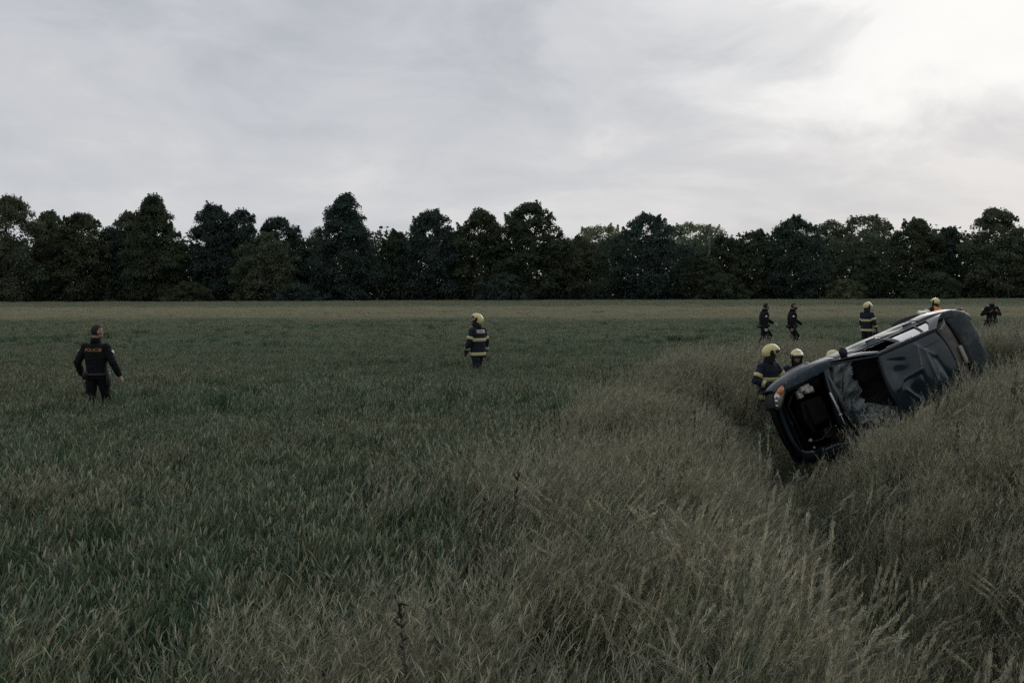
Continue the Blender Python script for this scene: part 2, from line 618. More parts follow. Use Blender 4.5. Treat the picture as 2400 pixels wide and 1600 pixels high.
def fine_grass(seed, n, h0, pan=True, patch=.3, wk=1.0, lean=0.35):
    r = np.random.default_rng(seed)
    b = np.zeros((n, 3))
    b[:, :2] = r.normal(0, patch / 2.4, (n, 2))
    h = r.normal(h0, h0 * .14, n).clip(h0 * .5, h0 * 1.3)
    az = r.normal(0.1, 0.9, n)
    v, f, P = ribbons(b, az, np.stack([r.uniform(0, .2, n), r.uniform(.15, .7, n) + lean], 1), h, np.full(n, .0032 * wk), 4, r)
    parts = [(v, f, 0)]
    if pan:
        k = 13
        t = r.uniform(.70, 1.02, (n, k)) * 4
        i0 = np.clip(np.floor(t).astype(int), 0, 3)
        fr = (t - i0)[..., None]
        idx = np.arange(n)[:, None]
        q = (P[idx, i0] * (1 - fr) + P[idx, i0 + 1] * fr).reshape(-1, 3)
        m = len(q)
        az2 = np.repeat(az, k) + r.normal(0, 1.0, m)
        ln = r.uniform(.03, .085, m) * (1.25 - .25 * (t.ravel() - 2.8))
        v, f, _ = ribbons(q, az2, np.stack([r.uniform(.2, .9, m), r.uniform(.9, 2.1, m)], 1), ln, r.uniform(.0028, .0055, m) * wk, 2, r)
        parts.append((v, f, 1))
    nl = n // 2
    v, f, _ = ribbons(b[:nl], r.uniform(0, 6.28, nl), np.stack([r.uniform(0, .3, nl), r.uniform(.6, 1.9, nl)], 1), r.uniform(.3, .6, nl) * h0, r.uniform(.004, .008, nl) * wk, 4, r)
    parts.append((v, f, 2))
    V, F, Mi = merge(parts)
    return fast_mesh('grass_tuft', V, F, [M_DRY, M_PAN, M_GREEN], Mi)


def leafy_grass(seed, n, h0):
    r = np.random.default_rng(seed)
    b = np.zeros((n, 3))
    b[:, :2] = r.normal(0, .11, (n, 2))
    v, f, _ = ribbons(b, r.normal(0.1, 1.6, n), np.stack([r.uniform(0, .3, n), r.uniform(.4, 1.6, n)], 1), r.uniform(.6, 1.2, n) * h0, r.uniform(.004, .009, n), 5, r)
    Mi = np.repeat(r.choice([0, 2], n, p=[.45, .55]), 5)
    return fast_mesh('grass_tuft', v, f, [M_DRY, M_PAN, M_GREEN], Mi)


def plume_grass(seed, n, h0):
    r = np.random.default_rng(seed)
    b = np.zeros((n, 3))
    b[:, :2] = r.normal(0, .12, (n, 2))
    h = r.uniform(.8, 1.12, n) * h0
    az = r.normal(0.05, .45, n) + np.where(r.random(n) < .22, 3.1, 0)
    bend = np.stack([r.uniform(0, .12, n), r.uniform(.2, 1.35, n)], 1)
    v, f, P = ribbons(b, az, bend, h, np.full(n, .0045), 7, r)
    parts = [(v, f, 0)]
    k = 120
    t = 7 * (1 - r.beta(1.2, 1.5, (n, k)) * .27)
    i0 = np.clip(np.floor(t).astype(int), 0, 6)
    fr = (t - i0)[..., None]
    idx = np.arange(n)[:, None]
    q = (P[idx, i0] * (1 - fr) + P[idx, i0 + 1] * fr)
    d = (P[idx, i0 + 1] - P[idx, i0])
    d /= np.linalg.norm(d, axis=-1, keepdims=True)
    env = np.sin(np.clip((7 - t) / (7 * .27), 0.02, 1) ** .7 * np.pi) * .5 + .5
    off = r.normal(0, 1, (n, k, 3))
    off -= d * (off * d).sum(-1, keepdims=True)
    off /= np.linalg.norm(off, axis=-1, keepdims=True)
    dd = d + off * r.uniform(.15, .55, (n, k, 1))
    ln = r.uniform(.018, .038, (n, k)) * env
    v, f = spindles(q.reshape(-1, 3) + (off * .003 * env[..., None]).reshape(-1, 3), dd.reshape(-1, 3), ln.ravel(), np.full(n * k, .0020), r, 3)
    parts.append((v, f, 1))
    for _ in range(3):
        hh = h * r.uniform(.15, .6, n)
        lb = b.copy()
        lb[:, 2] = hh
        v, f, _p = ribbons(lb, r.normal(0, 1.2, n), np.stack([r.uniform(.1, .4, n), r.uniform(.8, 2.0, n)], 1), r.uniform(.25, .45, n), r.uniform(.005, .009, n), 4, r)
        parts.append((v, f, 2))
    V, F, Mi = merge(parts)
    return fast_mesh('plume_tuft', V, F, [M_DRY, M_PLUME, M_GREEN], Mi)


def dock_weed(seed):
    r = np.random.default_rng(seed)
    n = 3
    b = np.zeros((n, 3))
    b[:, :2] = r.normal(0, .06, (n, 2))
    v, f, P = ribbons(b, r.uniform(0, 6.28, n), np.stack([r.uniform(0, .05, n), r.uniform(.05, .25, n)], 1), r.uniform(.8, 1.15, n), np.full(n, .008), 6, r)
    parts = [(v, f, 0)]
    k = 60
    t = r.uniform(.5, 1, (n, k)) * 6
    i0 = np.clip(np.floor(t).astype(int), 0, 5)
    fr = (t - i0)[..., None]
    idx = np.arange(n)[:, None]
    q = (P[idx, i0] * (1 - fr) + P[idx, i0 + 1] * fr).reshape(-1, 3)
    v, f = spindles(q, r.normal(0, .6, (n * k, 3)) + [0, 0, .8], r.uniform(.015, .05, n * k), r.uniform(.003, .006, n * k), r, 3)
    parts.append((v, f, 0))
    m = 9
    v, f, _p = ribbons(np.repeat(b, 3, 0) + [0, 0, .05], r.uniform(0, 6.28, m), np.stack([r.uniform(.2, .6, m), r.uniform(.9, 1.9, m)], 1), r.uniform(.25, .42, m), r.uniform(.03, .055, m), 5, r)
    parts.append((v, f, 1))
    return fast_mesh('dock_weed', *merge(parts)[:2], [M_BROWN, M_GREEN], merge(parts)[2])


def broad_weed(seed):
    r = np.random.default_rng(seed)
    n = 26
    b = r.normal(0, .07, (n, 3))
    b[:, 2] = r.uniform(.05, .5, n)
    v, f, _p = ribbons(b, r.uniform(0, 6.28, n), np.stack([r.uniform(.3, .9, n), r.uniform(1.0, 2.0, n)], 1), r.uniform(.08, .20, n), r.uniform(.02, .045, n), 4, r)
    parts = [(v, f, 1)]
    v, f, _p = ribbons(np.zeros((6, 3)), r.uniform(0, 6.28, 6), np.stack([r.uniform(0, .2, 6), r.uniform(.1, .4, 6)], 1), r.uniform(.4, .7, 6), np.full(6, .006), 4, r)
    parts.append((v, f, 0))
    return fast_mesh('broad_weed', *merge(parts)[:2], [M_BROWN, M_GREEN], merge(parts)[2])


def scatter(name, meshes, pts, rot, scl, idx, label, cat):
    coll = bpy.data.collections.new(name + '_source')
    for k, me in enumerate(meshes):
        so = bpy.data.objects.new('%s_source_%02d' % (name, k), me)
        coll.objects.link(so)
    me = bpy.data.meshes.new(name)
    me.vertices.add(len(pts))
    me.vertices.foreach_set('co', pts.astype(np.float32).ravel())
    for nm, typ, key, arr in (('rot', 'FLOAT_VECTOR', 'vector', rot), ('scl', 'FLOAT_VECTOR', 'vector', scl), ('idx', 'INT', 'value', idx)):
        at = me.attributes.new(nm, typ, 'POINT')
        at.data.foreach_set(key, np.asarray(arr, np.int32 if typ == 'INT' else np.float32).ravel())
    for m in meshes[0].materials:
        me.materials.append(m)
    o = link(name, me)
    ng = bpy.data.node_groups.new(name, 'GeometryNodeTree')
    ng.interface.new_socket('Geometry', in_out='INPUT', socket_type='NodeSocketGeometry')
    ng.interface.new_socket('Geometry', in_out='OUTPUT', socket_type='NodeSocketGeometry')
    gi, go = ng.nodes.new('NodeGroupInput'), ng.nodes.new('NodeGroupOutput')
    ci = ng.nodes.new('GeometryNodeCollectionInfo')
    ci.inputs['Collection'].default_value = coll
    ci.inputs['Separate Children'].default_value = True
    ci.inputs['Reset Children'].default_value = True
    ip = ng.nodes.new('GeometryNodeInstanceOnPoints')
    ip.inputs['Pick Instance'].default_value = True

    def attr(nm, dt):
        a = ng.nodes.new('GeometryNodeInputNamedAttribute')
        a.data_type = dt
        a.inputs['Name'].default_value = nm
        return a.outputs[0]
    lk = ng.links.new
    lk(gi.outputs[0], ip.inputs['Points'])
    lk(ci.outputs[0], ip.inputs['Instance'])
    lk(attr('idx', 'INT'), ip.inputs['Instance Index'])
    lk(attr('rot', 'FLOAT_VECTOR'), ip.inputs['Rotation'])
    lk(attr('scl', 'FLOAT_VECTOR'), ip.inputs['Scale'])
    lk(ip.outputs[0], go.inputs[0])
    md = o.modifiers.new('scatter', 'NODES')
    md.node_group = ng
    tag(o, label, cat, None, 'stuff')
    return o


def wedge(y0, y1, dens, marg=0.66, x0=1.5):
    """random points of the ground seen by the camera, plus a margin either side"""
    n = int(dens * ((y1 ** 2 - y0 ** 2) * marg + 2 * x0 * (y1 - y0)))
    y = np.sqrt(rng.uniform(y0 ** 2, y1 ** 2, n))
    x = rng.uniform(-1, 1, n) * (marg * y + x0)
    return x, y


def finish(x, y, keep):
    x, y = x[keep], y[keep]
    return np.stack([x, y, ground(x, y)], 1)


EDGE = -2.9


def margin(x, y):
    """> 0 on the verge, < 0 in the crop; the border wanders"""
    p = np.stack([x, y], 1)
    return lateral(x, y) - EDGE - 6 * np.clip((y - 35) / 5, 0, 1) + 0.35 * vnoise(p, 1.1, 11) + 0.25 * vnoise(p, 3.1, 12)


def clear_car(pts, hs=(0.0, .2, .45, .7)):
    bad = np.zeros(len(pts), bool)
    for h in hs:
        bad |= in_car(pts + np.array([0, 0, h]))
    return ~bad


def emit(name, meshes, pts, sc, label, cat, tilt=.08, wind=.0, lo=0, hi=None):
    n = len(pts)
    rot = np.stack([rng.normal(0, tilt, n), rng.normal(wind, tilt, n), rng.normal(0, .9, n)], 1)
    s = np.stack([sc, sc, sc * rng.uniform(.88, 1.1, n)], 1)
    idx = rng.integers(lo, hi or len(meshes), n)
    return pts, rot, s, idx


# --- wheat field
wm = [wheat(100 + k, .36, 38, .54) for k in range(6)] + [wheat(120 + k, .8, 55, .56, 1.9) for k in range(4)] + [wheat(140 + k, 1.8, 90, .56, 4.0) for k in range(3)]
parts = []
for y0, y1, dens, lo, hi, sx in ((2.4, 15, 15, 0, 6, 1), (15, 36, 10, 0, 6, 1.1), (36, 80, 3.6, 6, 10, 1.0), (80, 172, 1.3, 10, 13, 1.0)):
    x, y = wedge(y0, y1, dens)
    keep = margin(x, y) < rng.normal(.15, .25, len(x)) + rng.normal(.25, .5, len(x)) * np.clip((11 - y) / 4, 0, 1)
    # tramlines left by the sprayer, parallel to the verge
    ls = lateral(x, y) + .1 * np.sin(y * .3)
    for tl in (-9.0, -10.8, -27.0, -28.8, -45.0, -46.8):
        keep &= np.abs(ls - tl) > .20 + .004 * y
    keep &= (x * x + y * y) > 2.2 ** 2
    pts = finish(x, y, keep)
    p2 = pts[:, :2]
    sc = (.98 + .10 * vnoise(p2, .5, 21) + .06 * vnoise(p2, 1.7, 22)).clip(.65, 1.25) * sx * (1 - .18 * np.clip((p2[:, 1] - 17) / 5, 0, 1) - .22 * np.clip((p2[:, 1] - 27) / 8, 0, 1))
    # thin, lower rows here and there
    keep2 = rng.random(len(pts)) < (0.92 + .35 * vnoise(p2, .9, 23)).clip(.35, 1)
    parts.append(emit('', wm, pts[keep2], sc[keep2], '', '', .07, .05, lo, hi))
P_ = [np.concatenate(a) for a in zip(*parts)]
scatter('wheat_field', wm, *P_, 'green wheat crop in ear covering the wide level field', 'crop')

# --- verge
vm = [fine_grass(200 + k, 46, .86) for k in range(5)] + [fine_grass(220 + k, 40, .62, lean=.2) for k in range(3)] + [leafy_grass(240 + k, 40, .5) for k in range(3)] + [fine_grass(260 + k, 50, .86, patch=.5, wk=2.0) for k in range(3)]
parts = []
for y0, y1, dens, far in ((2.2, 9, 40, False), (9, 22, 30, False), (22, 48, 14, True)):
    x, y = wedge(y0, y1, dens)
    s = lateral(x, y)
    keep = (margin(x, y) - .85 * np.clip((9 - y) / 3, 0, 1) > rng.normal(0, .3, len(x)) + rng.normal(0, .55, len(x)) * np.clip((11 - y) / 4, 0, 1)) & (s < 14) & ((x * x + y * y) > 2.0 ** 2)
    pts = finish(x, y, keep)
    pts = pts[clear_car(pts)]
    p2 = pts[:, :2]
    lat = lateral(p2[:, 0], p2[:, 1])
    nz = vnoise(p2, .9, 31)
    sc = (1.0 + .18 * vnoise(p2, .6, 32) + .17 * vnoise(p2, 2.4, 33)).clip(.45, 1.35)
    tr_ = np.exp(-((p2[:, 0] - 4.1) / 1.0) ** 2 - ((p2[:, 1] - 17.2) / 1.7) ** 2)
    sc *= 1 - .50 * tr_
    sc *= 1 - .20 * np.exp(-(lat / .8) ** 2) * np.clip((17 - p2[:, 1]) / 2, 0, 1) * np.clip((p2[:, 1] - 6) / 3, 0, 1)
    sc *= 1 - .42 * np.clip((p2[:, 1] - 24) / 4, 0, 1) * np.clip((p2[:, 0] - 7) / 3, 0, 1)
    sc *= np.where(np.abs(lat) < 1.0, .88, 1.0)
    # stems beside the wreck were knocked down and broken
    loc = (pts + np.array([0, 0, .25]) - CAR_Tn) @ CAR_Rn
    dd = np.sqrt(np.clip(np.abs(loc[:, 0]) - 2.0, 0, 9) ** 2 + np.clip(loc[:, 2] - 1.0, 0, 9) ** 2 + np.clip(np.abs(loc[:, 1]) - 1.1, 0, 9) ** 2)
    front = loc[:, 2] > .5
    sc *= np.where(front, np.clip(.30 + dd * np.where(loc[:, 0] > -.6, .24, .28), .30, 1), 1)
    u = rng.random(len(pts))
    tall = u < (.62 + .25 * nz)
    wet = np.exp(-(lat / .75) ** 2) * (p2[:, 1] < 19) + tr_ + .38 * (lat > 0) * np.exp(-((lat - .6) / 1.6) ** 2) * (p2[:, 1] < 19)
    leaf = ((~tall) & (u > .86)) | (rng.random(len(pts)) < (.62 * wet).clip(0, .72))
    idx = np.where(leaf, rng.integers(8, 11, len(pts)), np.where(tall, rng.integers(0, 5, len(pts)), rng.integers(5, 8, len(pts))))
    if far:
        idx = np.where(leaf, idx, rng.integers(11, 14, len(pts)))
    keep2 = rng.random(len(pts)) < (.78 + .5 * vnoise(p2, 1.6, 34)).clip(.18, 1)
    a = emit('', vm, pts, sc, '', '', .10, .07)
    a = (a[0][keep2], a[1][keep2], a[2][keep2], idx[keep2])
    parts.append(a)
# drifts of loose silky grass standing among the near wheat
x, y = wedge(3.2, 13, 22)
p2 = np.stack([x, y], 1)
dr = vnoise(p2, 1.0, 41) + .6 * vnoise(p2, 2.6, 42)
keep = (margin(x, y) < .2) & (dr > 1.15 - .50 * np.clip((8 - y) / 3.5, 0, 1) + .8 * np.clip((y - 8) / 2, 0, 1)) & (rng.random(len(x)) < .40)
pts = finish(x, y, keep)
a = emit('', vm, pts, rng.uniform(.85, 1.1, len(pts)), '', '', .1, .1, 0, 5)
parts.append(a)
P_ = [np.concatenate(a) for a in zip(*parts)]
scatter('dry_grass', vm, *P_, 'dry feathery wild grass on the ditch slopes and roadside bank', 'grass')

# --- plume grass of the foreground
pm = [plume_grass(300 + k, 6, 1.38) for k in range(6)]
x, y = wedge(2.8, 12, 28)
p2 = np.stack([x, y], 1)
cl = vnoise(p2, 1.2, 51) + .5 * vnoise(p2, 3, 52)
keep = (margin(x, y) > .7) & (cl > .0) & (rng.random(len(x)) < np.clip(1.35 - y / 6.5, .05, .8)) & ((x * x + y * y) > 2.6 ** 2)
pts = finish(x, y, keep)
x, y = wedge(10, 22, .5)
keep = (margin(x, y) > .5) & (lateral(x, y) < 8) & (rng.random(len(x)) < .25)
q = finish(x, y, keep)
pts = np.concatenate([pts, q[clear_car(q, (0, .3, .6, .9))]])
a = emit('', pm, pts, rng.uniform(.72, 1.02, len(pts)), '', '', .07, .06)
a[1][:, 2] *= .55
scatter('plume_grass', pm, *a, 'pale nodding plumes of tall reed grass in the near verge', 'grass')


# --- odd weeds standing in the verge
qm = [dock_weed(400 + k) for k in range(3)] + [broad_weed(410 + k) for k in range(3)]
x, y = wedge(3.2, 20, 1.3)
keep = (margin(x, y) > -.6) & (lateral(x, y) < 8) & ((x * x + y * y) > 3.0 ** 2)
pts = finish(x, y, keep)
pts = pts[clear_car(pts, (0, .3, .6, .9))]
a = emit('', qm, pts, rng.uniform(.75, 1.15, len(pts)), '', '', .08, .04)
scatter('verge_weeds', qm, *a, 'dark dock stems and broad leaved weeds dotted through the dry verge', 'weeds')
# ------------------------------------------------------------------ trees at the far edge of the field
def px_at(px, y):
    return (px - 1200.0) / F_PX * y


def z_at(py, y):
    return CAM_H - (py - 690.0) / F_PX * y


def leaf_quads(c, nrm, size, r):
    """irregular leaf-clump faces, one per centre"""
    n = len(c)
    nrm = nrm + r.normal(0, .55, (n, 3))
    nrm /= np.linalg.norm(nrm, axis=1)[:, None]
    a = np.cross(nrm, r.normal(size=(n, 3)))
    a /= np.linalg.norm(a, axis=1)[:, None]
    b = np.cross(nrm, a)
    an = np.array([0, 1.4, 3.0, 4.6])[None] + r.uniform(-.45, .45, (n, 4))
    rr = size[:, None] * r.uniform(.55, 1.15, (n, 4))
    V = c[:, None] + (np.cos(an) * rr)[..., None] * a[:, None] + (np.sin(an) * rr * .75)[..., None] * b[:, None]
    V += (r.normal(0, .12, (n, 4)) * size[:, None])[..., None] * nrm[:, None]
    return V.reshape(-1, 3), np.arange(4 * n).reshape(n, 4)


SHAPES = {
    'broad': ([0.0, .10, .30, .55, .80, .95, 1.0], [.55, .85, 1.0, .95, .68, .32, .12]),
    'cone': ([0.0, .12, .30, .50, .70, .88, 1.0], [.70, .95, 1.0, .85, .60, .32, .10]),
    'column': ([0.0, .15, .40, .70, .90, 1.0], [.75, 1.0, .95, .85, .55, .18]),
    'crown': ([0.0, .35, .5, .70, .90, 1.0], [.15, .25, .85, 1.0, .75, .3]),
    'bush': ([0.0, .2, .5, .8, 1.0], [.9, 1.0, .9, .6, .25]),
}


def make_tree(name, loc, H, Wd, shape, mi, label, seed, dens=1.0, leaf=.24, group='trees along the far edge of the field', cat='tree', twin=None):
    r = np.random.default_rng(seed)
    root = empty(name, loc)
    tag(root, label, cat, group)
    f = pchip(*SHAPES[shape])
    hb = {'crown': .30, 'bush': 0.0}.get(shape, .03) * H
    # sprays of foliage at the ends of boughs, higher ones smaller
    C, R = [], []
    nl = int(46 + 4.2 * H * Wd / 6)
    for k in range(nl):
        t = (k + r.random()) / nl
        t = t ** .85
        z = hb + t * (H - hb) * .96
        rad = float(f(t)) * Wd
        an = r.uniform(0, 6.283)
        q = rad * math.sqrt(r.uniform(.25, 1.0)) * r.uniform(.75, 1.1)
        cx_, cy_ = q * math.cos(an), q * math.sin(an) * .8
        if twin and t > .62:
            cx_ += twin * (1 if r.random() < .5 else -1) * Wd
        s = r.uniform(.75, 1.4) * (H * .052 + .42) * (1.12 - .42 * t)
        C.append((cx_, cy_, z))
        R.append(s)
    # leading shoots and boughs that break the outline, upright at the top, drooping low down
    for k in range(int(10 + H * .9)):
        an = r.uniform(0, 6.28)
        t = r.uniform(.35, 1.0) ** .7
        q = float(f(t)) * Wd * r.uniform(.8, 1.12)
        base = np.array([q * math.cos(an), q * math.sin(an) * .8, hb + t * (H - hb) * .96])
        if twin and t > .62:
            base[0] += twin * Wd * (1 if math.cos(an) > 0 else -1)
        up = np.array([.5 * math.cos(an), .4 * math.sin(an), .25 + 1.0 * t])
        up /= np.linalg.norm(up)
        L_ = r.uniform(.5, 1.25) * H * .055
        for j in range(4):
            p = base + up * L_ * j / 3
            if p[2] < H * 1.02:
                C.append(tuple(p))
                R.append((.62 - .14 * j) * (.6 + H * .022))
    C, R = np.array(C), np.array(R)
    cnt = np.maximum(10, (R ** 2 * 120 * dens / (leaf / .24) ** 2).astype(int))
    own = np.repeat(np.arange(len(C)), cnt)
    d = r.normal(size=(len(own), 3))
    d /= np.linalg.norm(d, axis=1)[:, None]
    d[:, 2] = np.where(d[:, 2] < -.25, -d[:, 2] * .6, d[:, 2])
    sh = r.uniform(.35, 1.15, len(own)) ** .6
    P = C[own] + d * (R[own] * sh)[:, None] * np.array([1.12, 1.12, .85])
    P[:, 2] -= .22 * (np.linalg.norm(P[:, :2] - C[own][:, :2], axis=1)) ** 2 / (R[own] + .1)
    # foliage shell between the sprays
    ns = int(Wd * H * 26 * dens / (leaf / .24) ** 2)
    t = r.uniform(0, 1, ns) ** .9
    an = r.uniform(0, 6.283, ns)
    q = np.stack([np.cos(an) * 2.2, np.sin(an) * 2.2, t * H * .55], 1)
    rad = f(t) * Wd * (.84 + .27 * vnoise(q, 1.3, seed) + .15 * vnoise(q, 3.4, seed + 1)) * r.uniform(.72, 1.0, ns)
    P3 = np.stack([rad * np.cos(an), rad * np.sin(an) * .8, hb + t * (H - hb) * .97], 1)
    if twin:
        P3[:, 0] += np.where(t > .62, twin * Wd * np.sign(np.cos(an)), 0)
    d3 = np.stack([np.cos(an), np.sin(an), .45 + .5 * t], 1)
    P = np.concatenate([P, P3])
    d = np.concatenate([d, d3])
    P[:, 2] = np.maximum(P[:, 2], .05)
    V, F = leaf_quads(P, d, r.uniform(.6, 1.4, len(P)) * leaf, r)
    obj('crown', V, F, M_LEAFS[mi], root)
    g = Geo()
    if shape != 'bush':
        th = H * (.72 if shape != 'crown' else .8)
        zz = np.linspace(-.3, th, 7)
        wob = np.cumsum(r.normal(0, .02 * H / 6, (7, 2)), 0)
        wob[:2] = 0
        path = np.column_stack([wob, zz])
        g.tube(path, np.linspace(.022, .006, 7) * H, 7)
        for k in range(11):
            t = r.uniform(.2, .95)
            i = int(t * 5.9)
            p0 = path[i] + (path[i + 1] - path[i]) * (t * 5.9 - i)
            tgt = C[np.argmin(np.abs(C[:, 2] - (p0[2] + H * .1)) + r.uniform(0, 4, len(C)))]
            mid = (p0 + tgt) / 2 + np.array([0, 0, .04 * H])
            g.tube([p0, mid, tgt], np.array([.008, .005, .002]) * H, 5)
    else:
        for k in range(6):
            tgt = C[r.integers(len(C))]
            g.tube([(0.1 * k - .3, 0, -.2), (tgt[0] * .5, tgt[1] * .5, tgt[2] * .5), tuple(tgt)], [.05, .035, .012], 5)
    g.build('trunk', M_BARK, root)
    return root


TREES = [  # px, top, half width px, shape, leaf, distance, label
    (22, 458, 92, 'broad', 1, 166, 'big olive leafy tree at the far left end of the tree line'),
    (192, 497, 74, 'broad', 0, 168, 'dark spiky-topped tree between the big olive end tree and a pointed tall tree'),
    (120, 492, 30, 'column', 1, 172, 'slender pale shoot-like tree rising between the two leftmost broad trees'),
    (305, 497, 40, 'column', 1, 174, 'slender pale green tree top showing beside the pointed tall tree on the left'),
    (365, 459, 72, 'cone', 0, 167, 'tall pointed brownish green tree behind the officer in the field at left'),
    (262, 532, 40, 'broad', 3, 171, 'low dark tree filling the gap before the pointed tall tree'),
    (503, 477, 48, 'column', 3, 168, 'dark tree with two narrow tops beside the pointed tall tree'),
    (566, 489, 44, 'column', 3, 169, 'dark rounded column tree joined to the twin-topped tree'),
    (622, 545, 72, 'broad', 1, 163, 'lighter leafy bush-like tree in front of the dark trees, left of the tallest'),
    (655, 508, 62, 'broad', 3, 176, 'dark flat-topped tree behind the lighter leafy tree'),
    (742, 553, 44, 'broad', 1, 178, 'pale low tree top in the gap left of the tallest dark tree'),
    (806, 454, 76, 'cone', 3, 167, 'tallest dark pointed tree, standing alone above its neighbours'),
    (931, 540, 46, 'broad', 0, 170, 'low tree in the dip just right of the tallest dark tree'),
    (1012, 492, 66, 'broad', 3, 168, 'broad dark tree just right of the dip, left of the firefighter alone in the field'),
    (1128, 489, 64, 'broad', 0, 169, 'thin-topped dark tree with sky showing through, above the lone firefighter'),
    (1240, 475, 84, 'broad', 0, 166, 'large dark tree with one raised shoot at its top, right of the lone firefighter'),
    (1318, 562, 44, 'broad', 0, 165, 'low tree leaning out at the right side of the large dark tree'),
    (1362, 552, 48, 'broad', 1, 176, 'yellowish shrubby tree in the gap before the isolated round tree'),
    (1408, 528, 62, 'crown', 2, 205, 'airy yellowish tree far behind, left of the isolated round tree'),
    (1516, 500, 92, 'broad', 3, 164, 'isolated broad round dark tree right of the middle'),
    (1622, 524, 80, 'crown', 2, 208, 'airy yellowish tree far behind, right of the isolated round tree'),
    (1696, 552, 52, 'broad', 0, 172, 'mid-height dark tree just right of the grey utility pole'),
    (1648, 592, 46, 'broad', 0, 163, 'low tree hiding the foot of the grey utility pole'),
    (1770, 538, 54, 'broad', 0, 167, 'small pointed tree above the two walking officers'),
    (1862, 508, 72, 'broad', 3, 165, 'tall square-topped dark tree right above the walking officers'),
    (1945, 517, 38, 'crown', 1, 190, 'small airy umbrella-shaped tree left of the wide airy one'),
    (2025, 505, 58, 'crown', 1, 189, 'wide airy umbrella tree rising behind the low trees, above the standing firefighter'),
    (2010, 582, 74, 'broad', 0, 168, 'low dark tree in front of the wide airy umbrella tree'),
    (2142, 512, 66, 'broad', 0, 170, 'rounded dark tree above the tail of the wrecked car'),
    (2222, 534, 46, 'broad', 3, 172, 'smaller dark tree between the rounded tree and the tall spiky end tree'),
    (2330, 487, 74, 'broad', 1, 166, 'tall spiky-topped tree near the far right end of the tree line'),
    (2425, 545, 60, 'broad', 0, 168, 'dark tree cut by the right edge of the view, end of the tree line'),
    (1180, 640, 60, 'bush', 3, 160, 'bluish dark bush at the foot of the trees right of the lone firefighter'),
    (700, 668, 62, 'bush', 3, 160, 'low bluish dark bush at the foot of the tallest pointed tree'),
    (1975, 655, 56, 'bush', 1, 160, 'low pale bush under the trees just left of the standing firefighter'),
    (2190, 640, 62, 'bush', 0, 160, 'dark bush at the foot of the trees behind the wrecked car'),
    (445, 660, 55, 'bush', 0, 160, 'low dark bush below the twin-topped tree'),
    (1690, 640, 60, 'bush', 0, 160, 'dark bush at the foot of the trees below the utility pole'),
]
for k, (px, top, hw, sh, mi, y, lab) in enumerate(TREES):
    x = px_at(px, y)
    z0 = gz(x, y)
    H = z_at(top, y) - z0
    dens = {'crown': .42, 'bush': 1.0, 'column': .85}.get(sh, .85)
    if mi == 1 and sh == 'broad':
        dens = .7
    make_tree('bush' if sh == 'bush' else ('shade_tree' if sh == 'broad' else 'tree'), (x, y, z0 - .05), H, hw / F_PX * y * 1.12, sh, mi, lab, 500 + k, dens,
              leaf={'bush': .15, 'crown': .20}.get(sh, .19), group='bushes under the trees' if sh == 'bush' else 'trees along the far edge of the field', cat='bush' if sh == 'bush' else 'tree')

# the wood behind them reads as one dark mass
r = np.random.default_rng(99)
n = 90000
xx = r.uniform(-150, 150, n)
yy = r.uniform(175, 190, n)
hh = 10.8 + 2.0 * vnoise(np.stack([xx, yy], 1), .25, 61) + 1.2 * vnoise(np.stack([xx, yy], 1), .9, 62)
zz = ground(xx, yy) + hh * r.uniform(0, 1, n) ** .75
V, F = leaf_quads(np.stack([xx, yy, zz], 1), np.tile([0, -.7, .6], (n, 1)), r.uniform(.28, .55, n), r)
o = obj('woodland', V, F, M_LEAFS[0])
tag(o, 'dark mass of woodland filling in behind the front row of trees', 'woodland', None, 'stuff')
# undergrowth closing the foot of the row
n = 52000
xx = r.uniform(-125, 125, n)
yy = r.uniform(166, 174, n)
hh = 3.6 + 1.0 * vnoise(np.stack([xx, yy], 1), .5, 63)
zz = ground(xx, yy) + hh * r.uniform(0, 1, n)
V, F = leaf_quads(np.stack([xx, yy, zz], 1), np.tile([0, -.7, .6], (n, 1)), r.uniform(.18, .42, n), r)
o = obj('undergrowth', V, F, M_LEAFS[0])
tag(o, 'dark undergrowth closing the foot of the tree line', 'undergrowth', None, 'stuff')

# utility pole in front of the trees
M_CONC = mat('weathered_concrete', (0.22, 0.21, 0.19), 0.9, noise=((0.15, 0.15, 0.14), 4, .4, .6))
M_BLACK = mat('black_rubber', (0.008, 0.008, 0.009), 0.6)
py_ = 170.0
pxx = px_at(1661, py_)
z0 = gz(pxx, py_)
root = tag(empty('utility_pole', (pxx, py_, z0)), 'thin grey utility pole standing before the trees, right of the isolated round tree', 'utility pole')
hp = z_at(557, py_) - z0
g = Geo()
g.tube([(0, 0, -.4), (0, 0, hp * .5), (0, 0, hp)], [.22, .19, .15], 8)
g.build('pole', M_CONC, root)
g = Geo()
g.box((0, -.2, hp - 1.2), (1.7, .12, .12))
g.build('crossarm', M_CONC, root)
for dx in (-.7, 0, .7):
    g = Geo()
    g.tube([(dx, -.2, hp - 1.15), (dx, -.2, hp - .9)], [.05, .04], 6)
    g.build('insulator', M_CONC, root)
for dx in (-.7, .7):
    xs = np.linspace(-46, 55, 24)
    pth = np.stack([xs + dx, np.full(24, -.2) + xs * .02, hp - .9 - 1.4 * (1 - ((xs - 4) / 51) ** 2) * .8], 1)
    g = Geo()
    g.tube(pth, .012, 4)
    g.build('wire', M_BLACK, root)
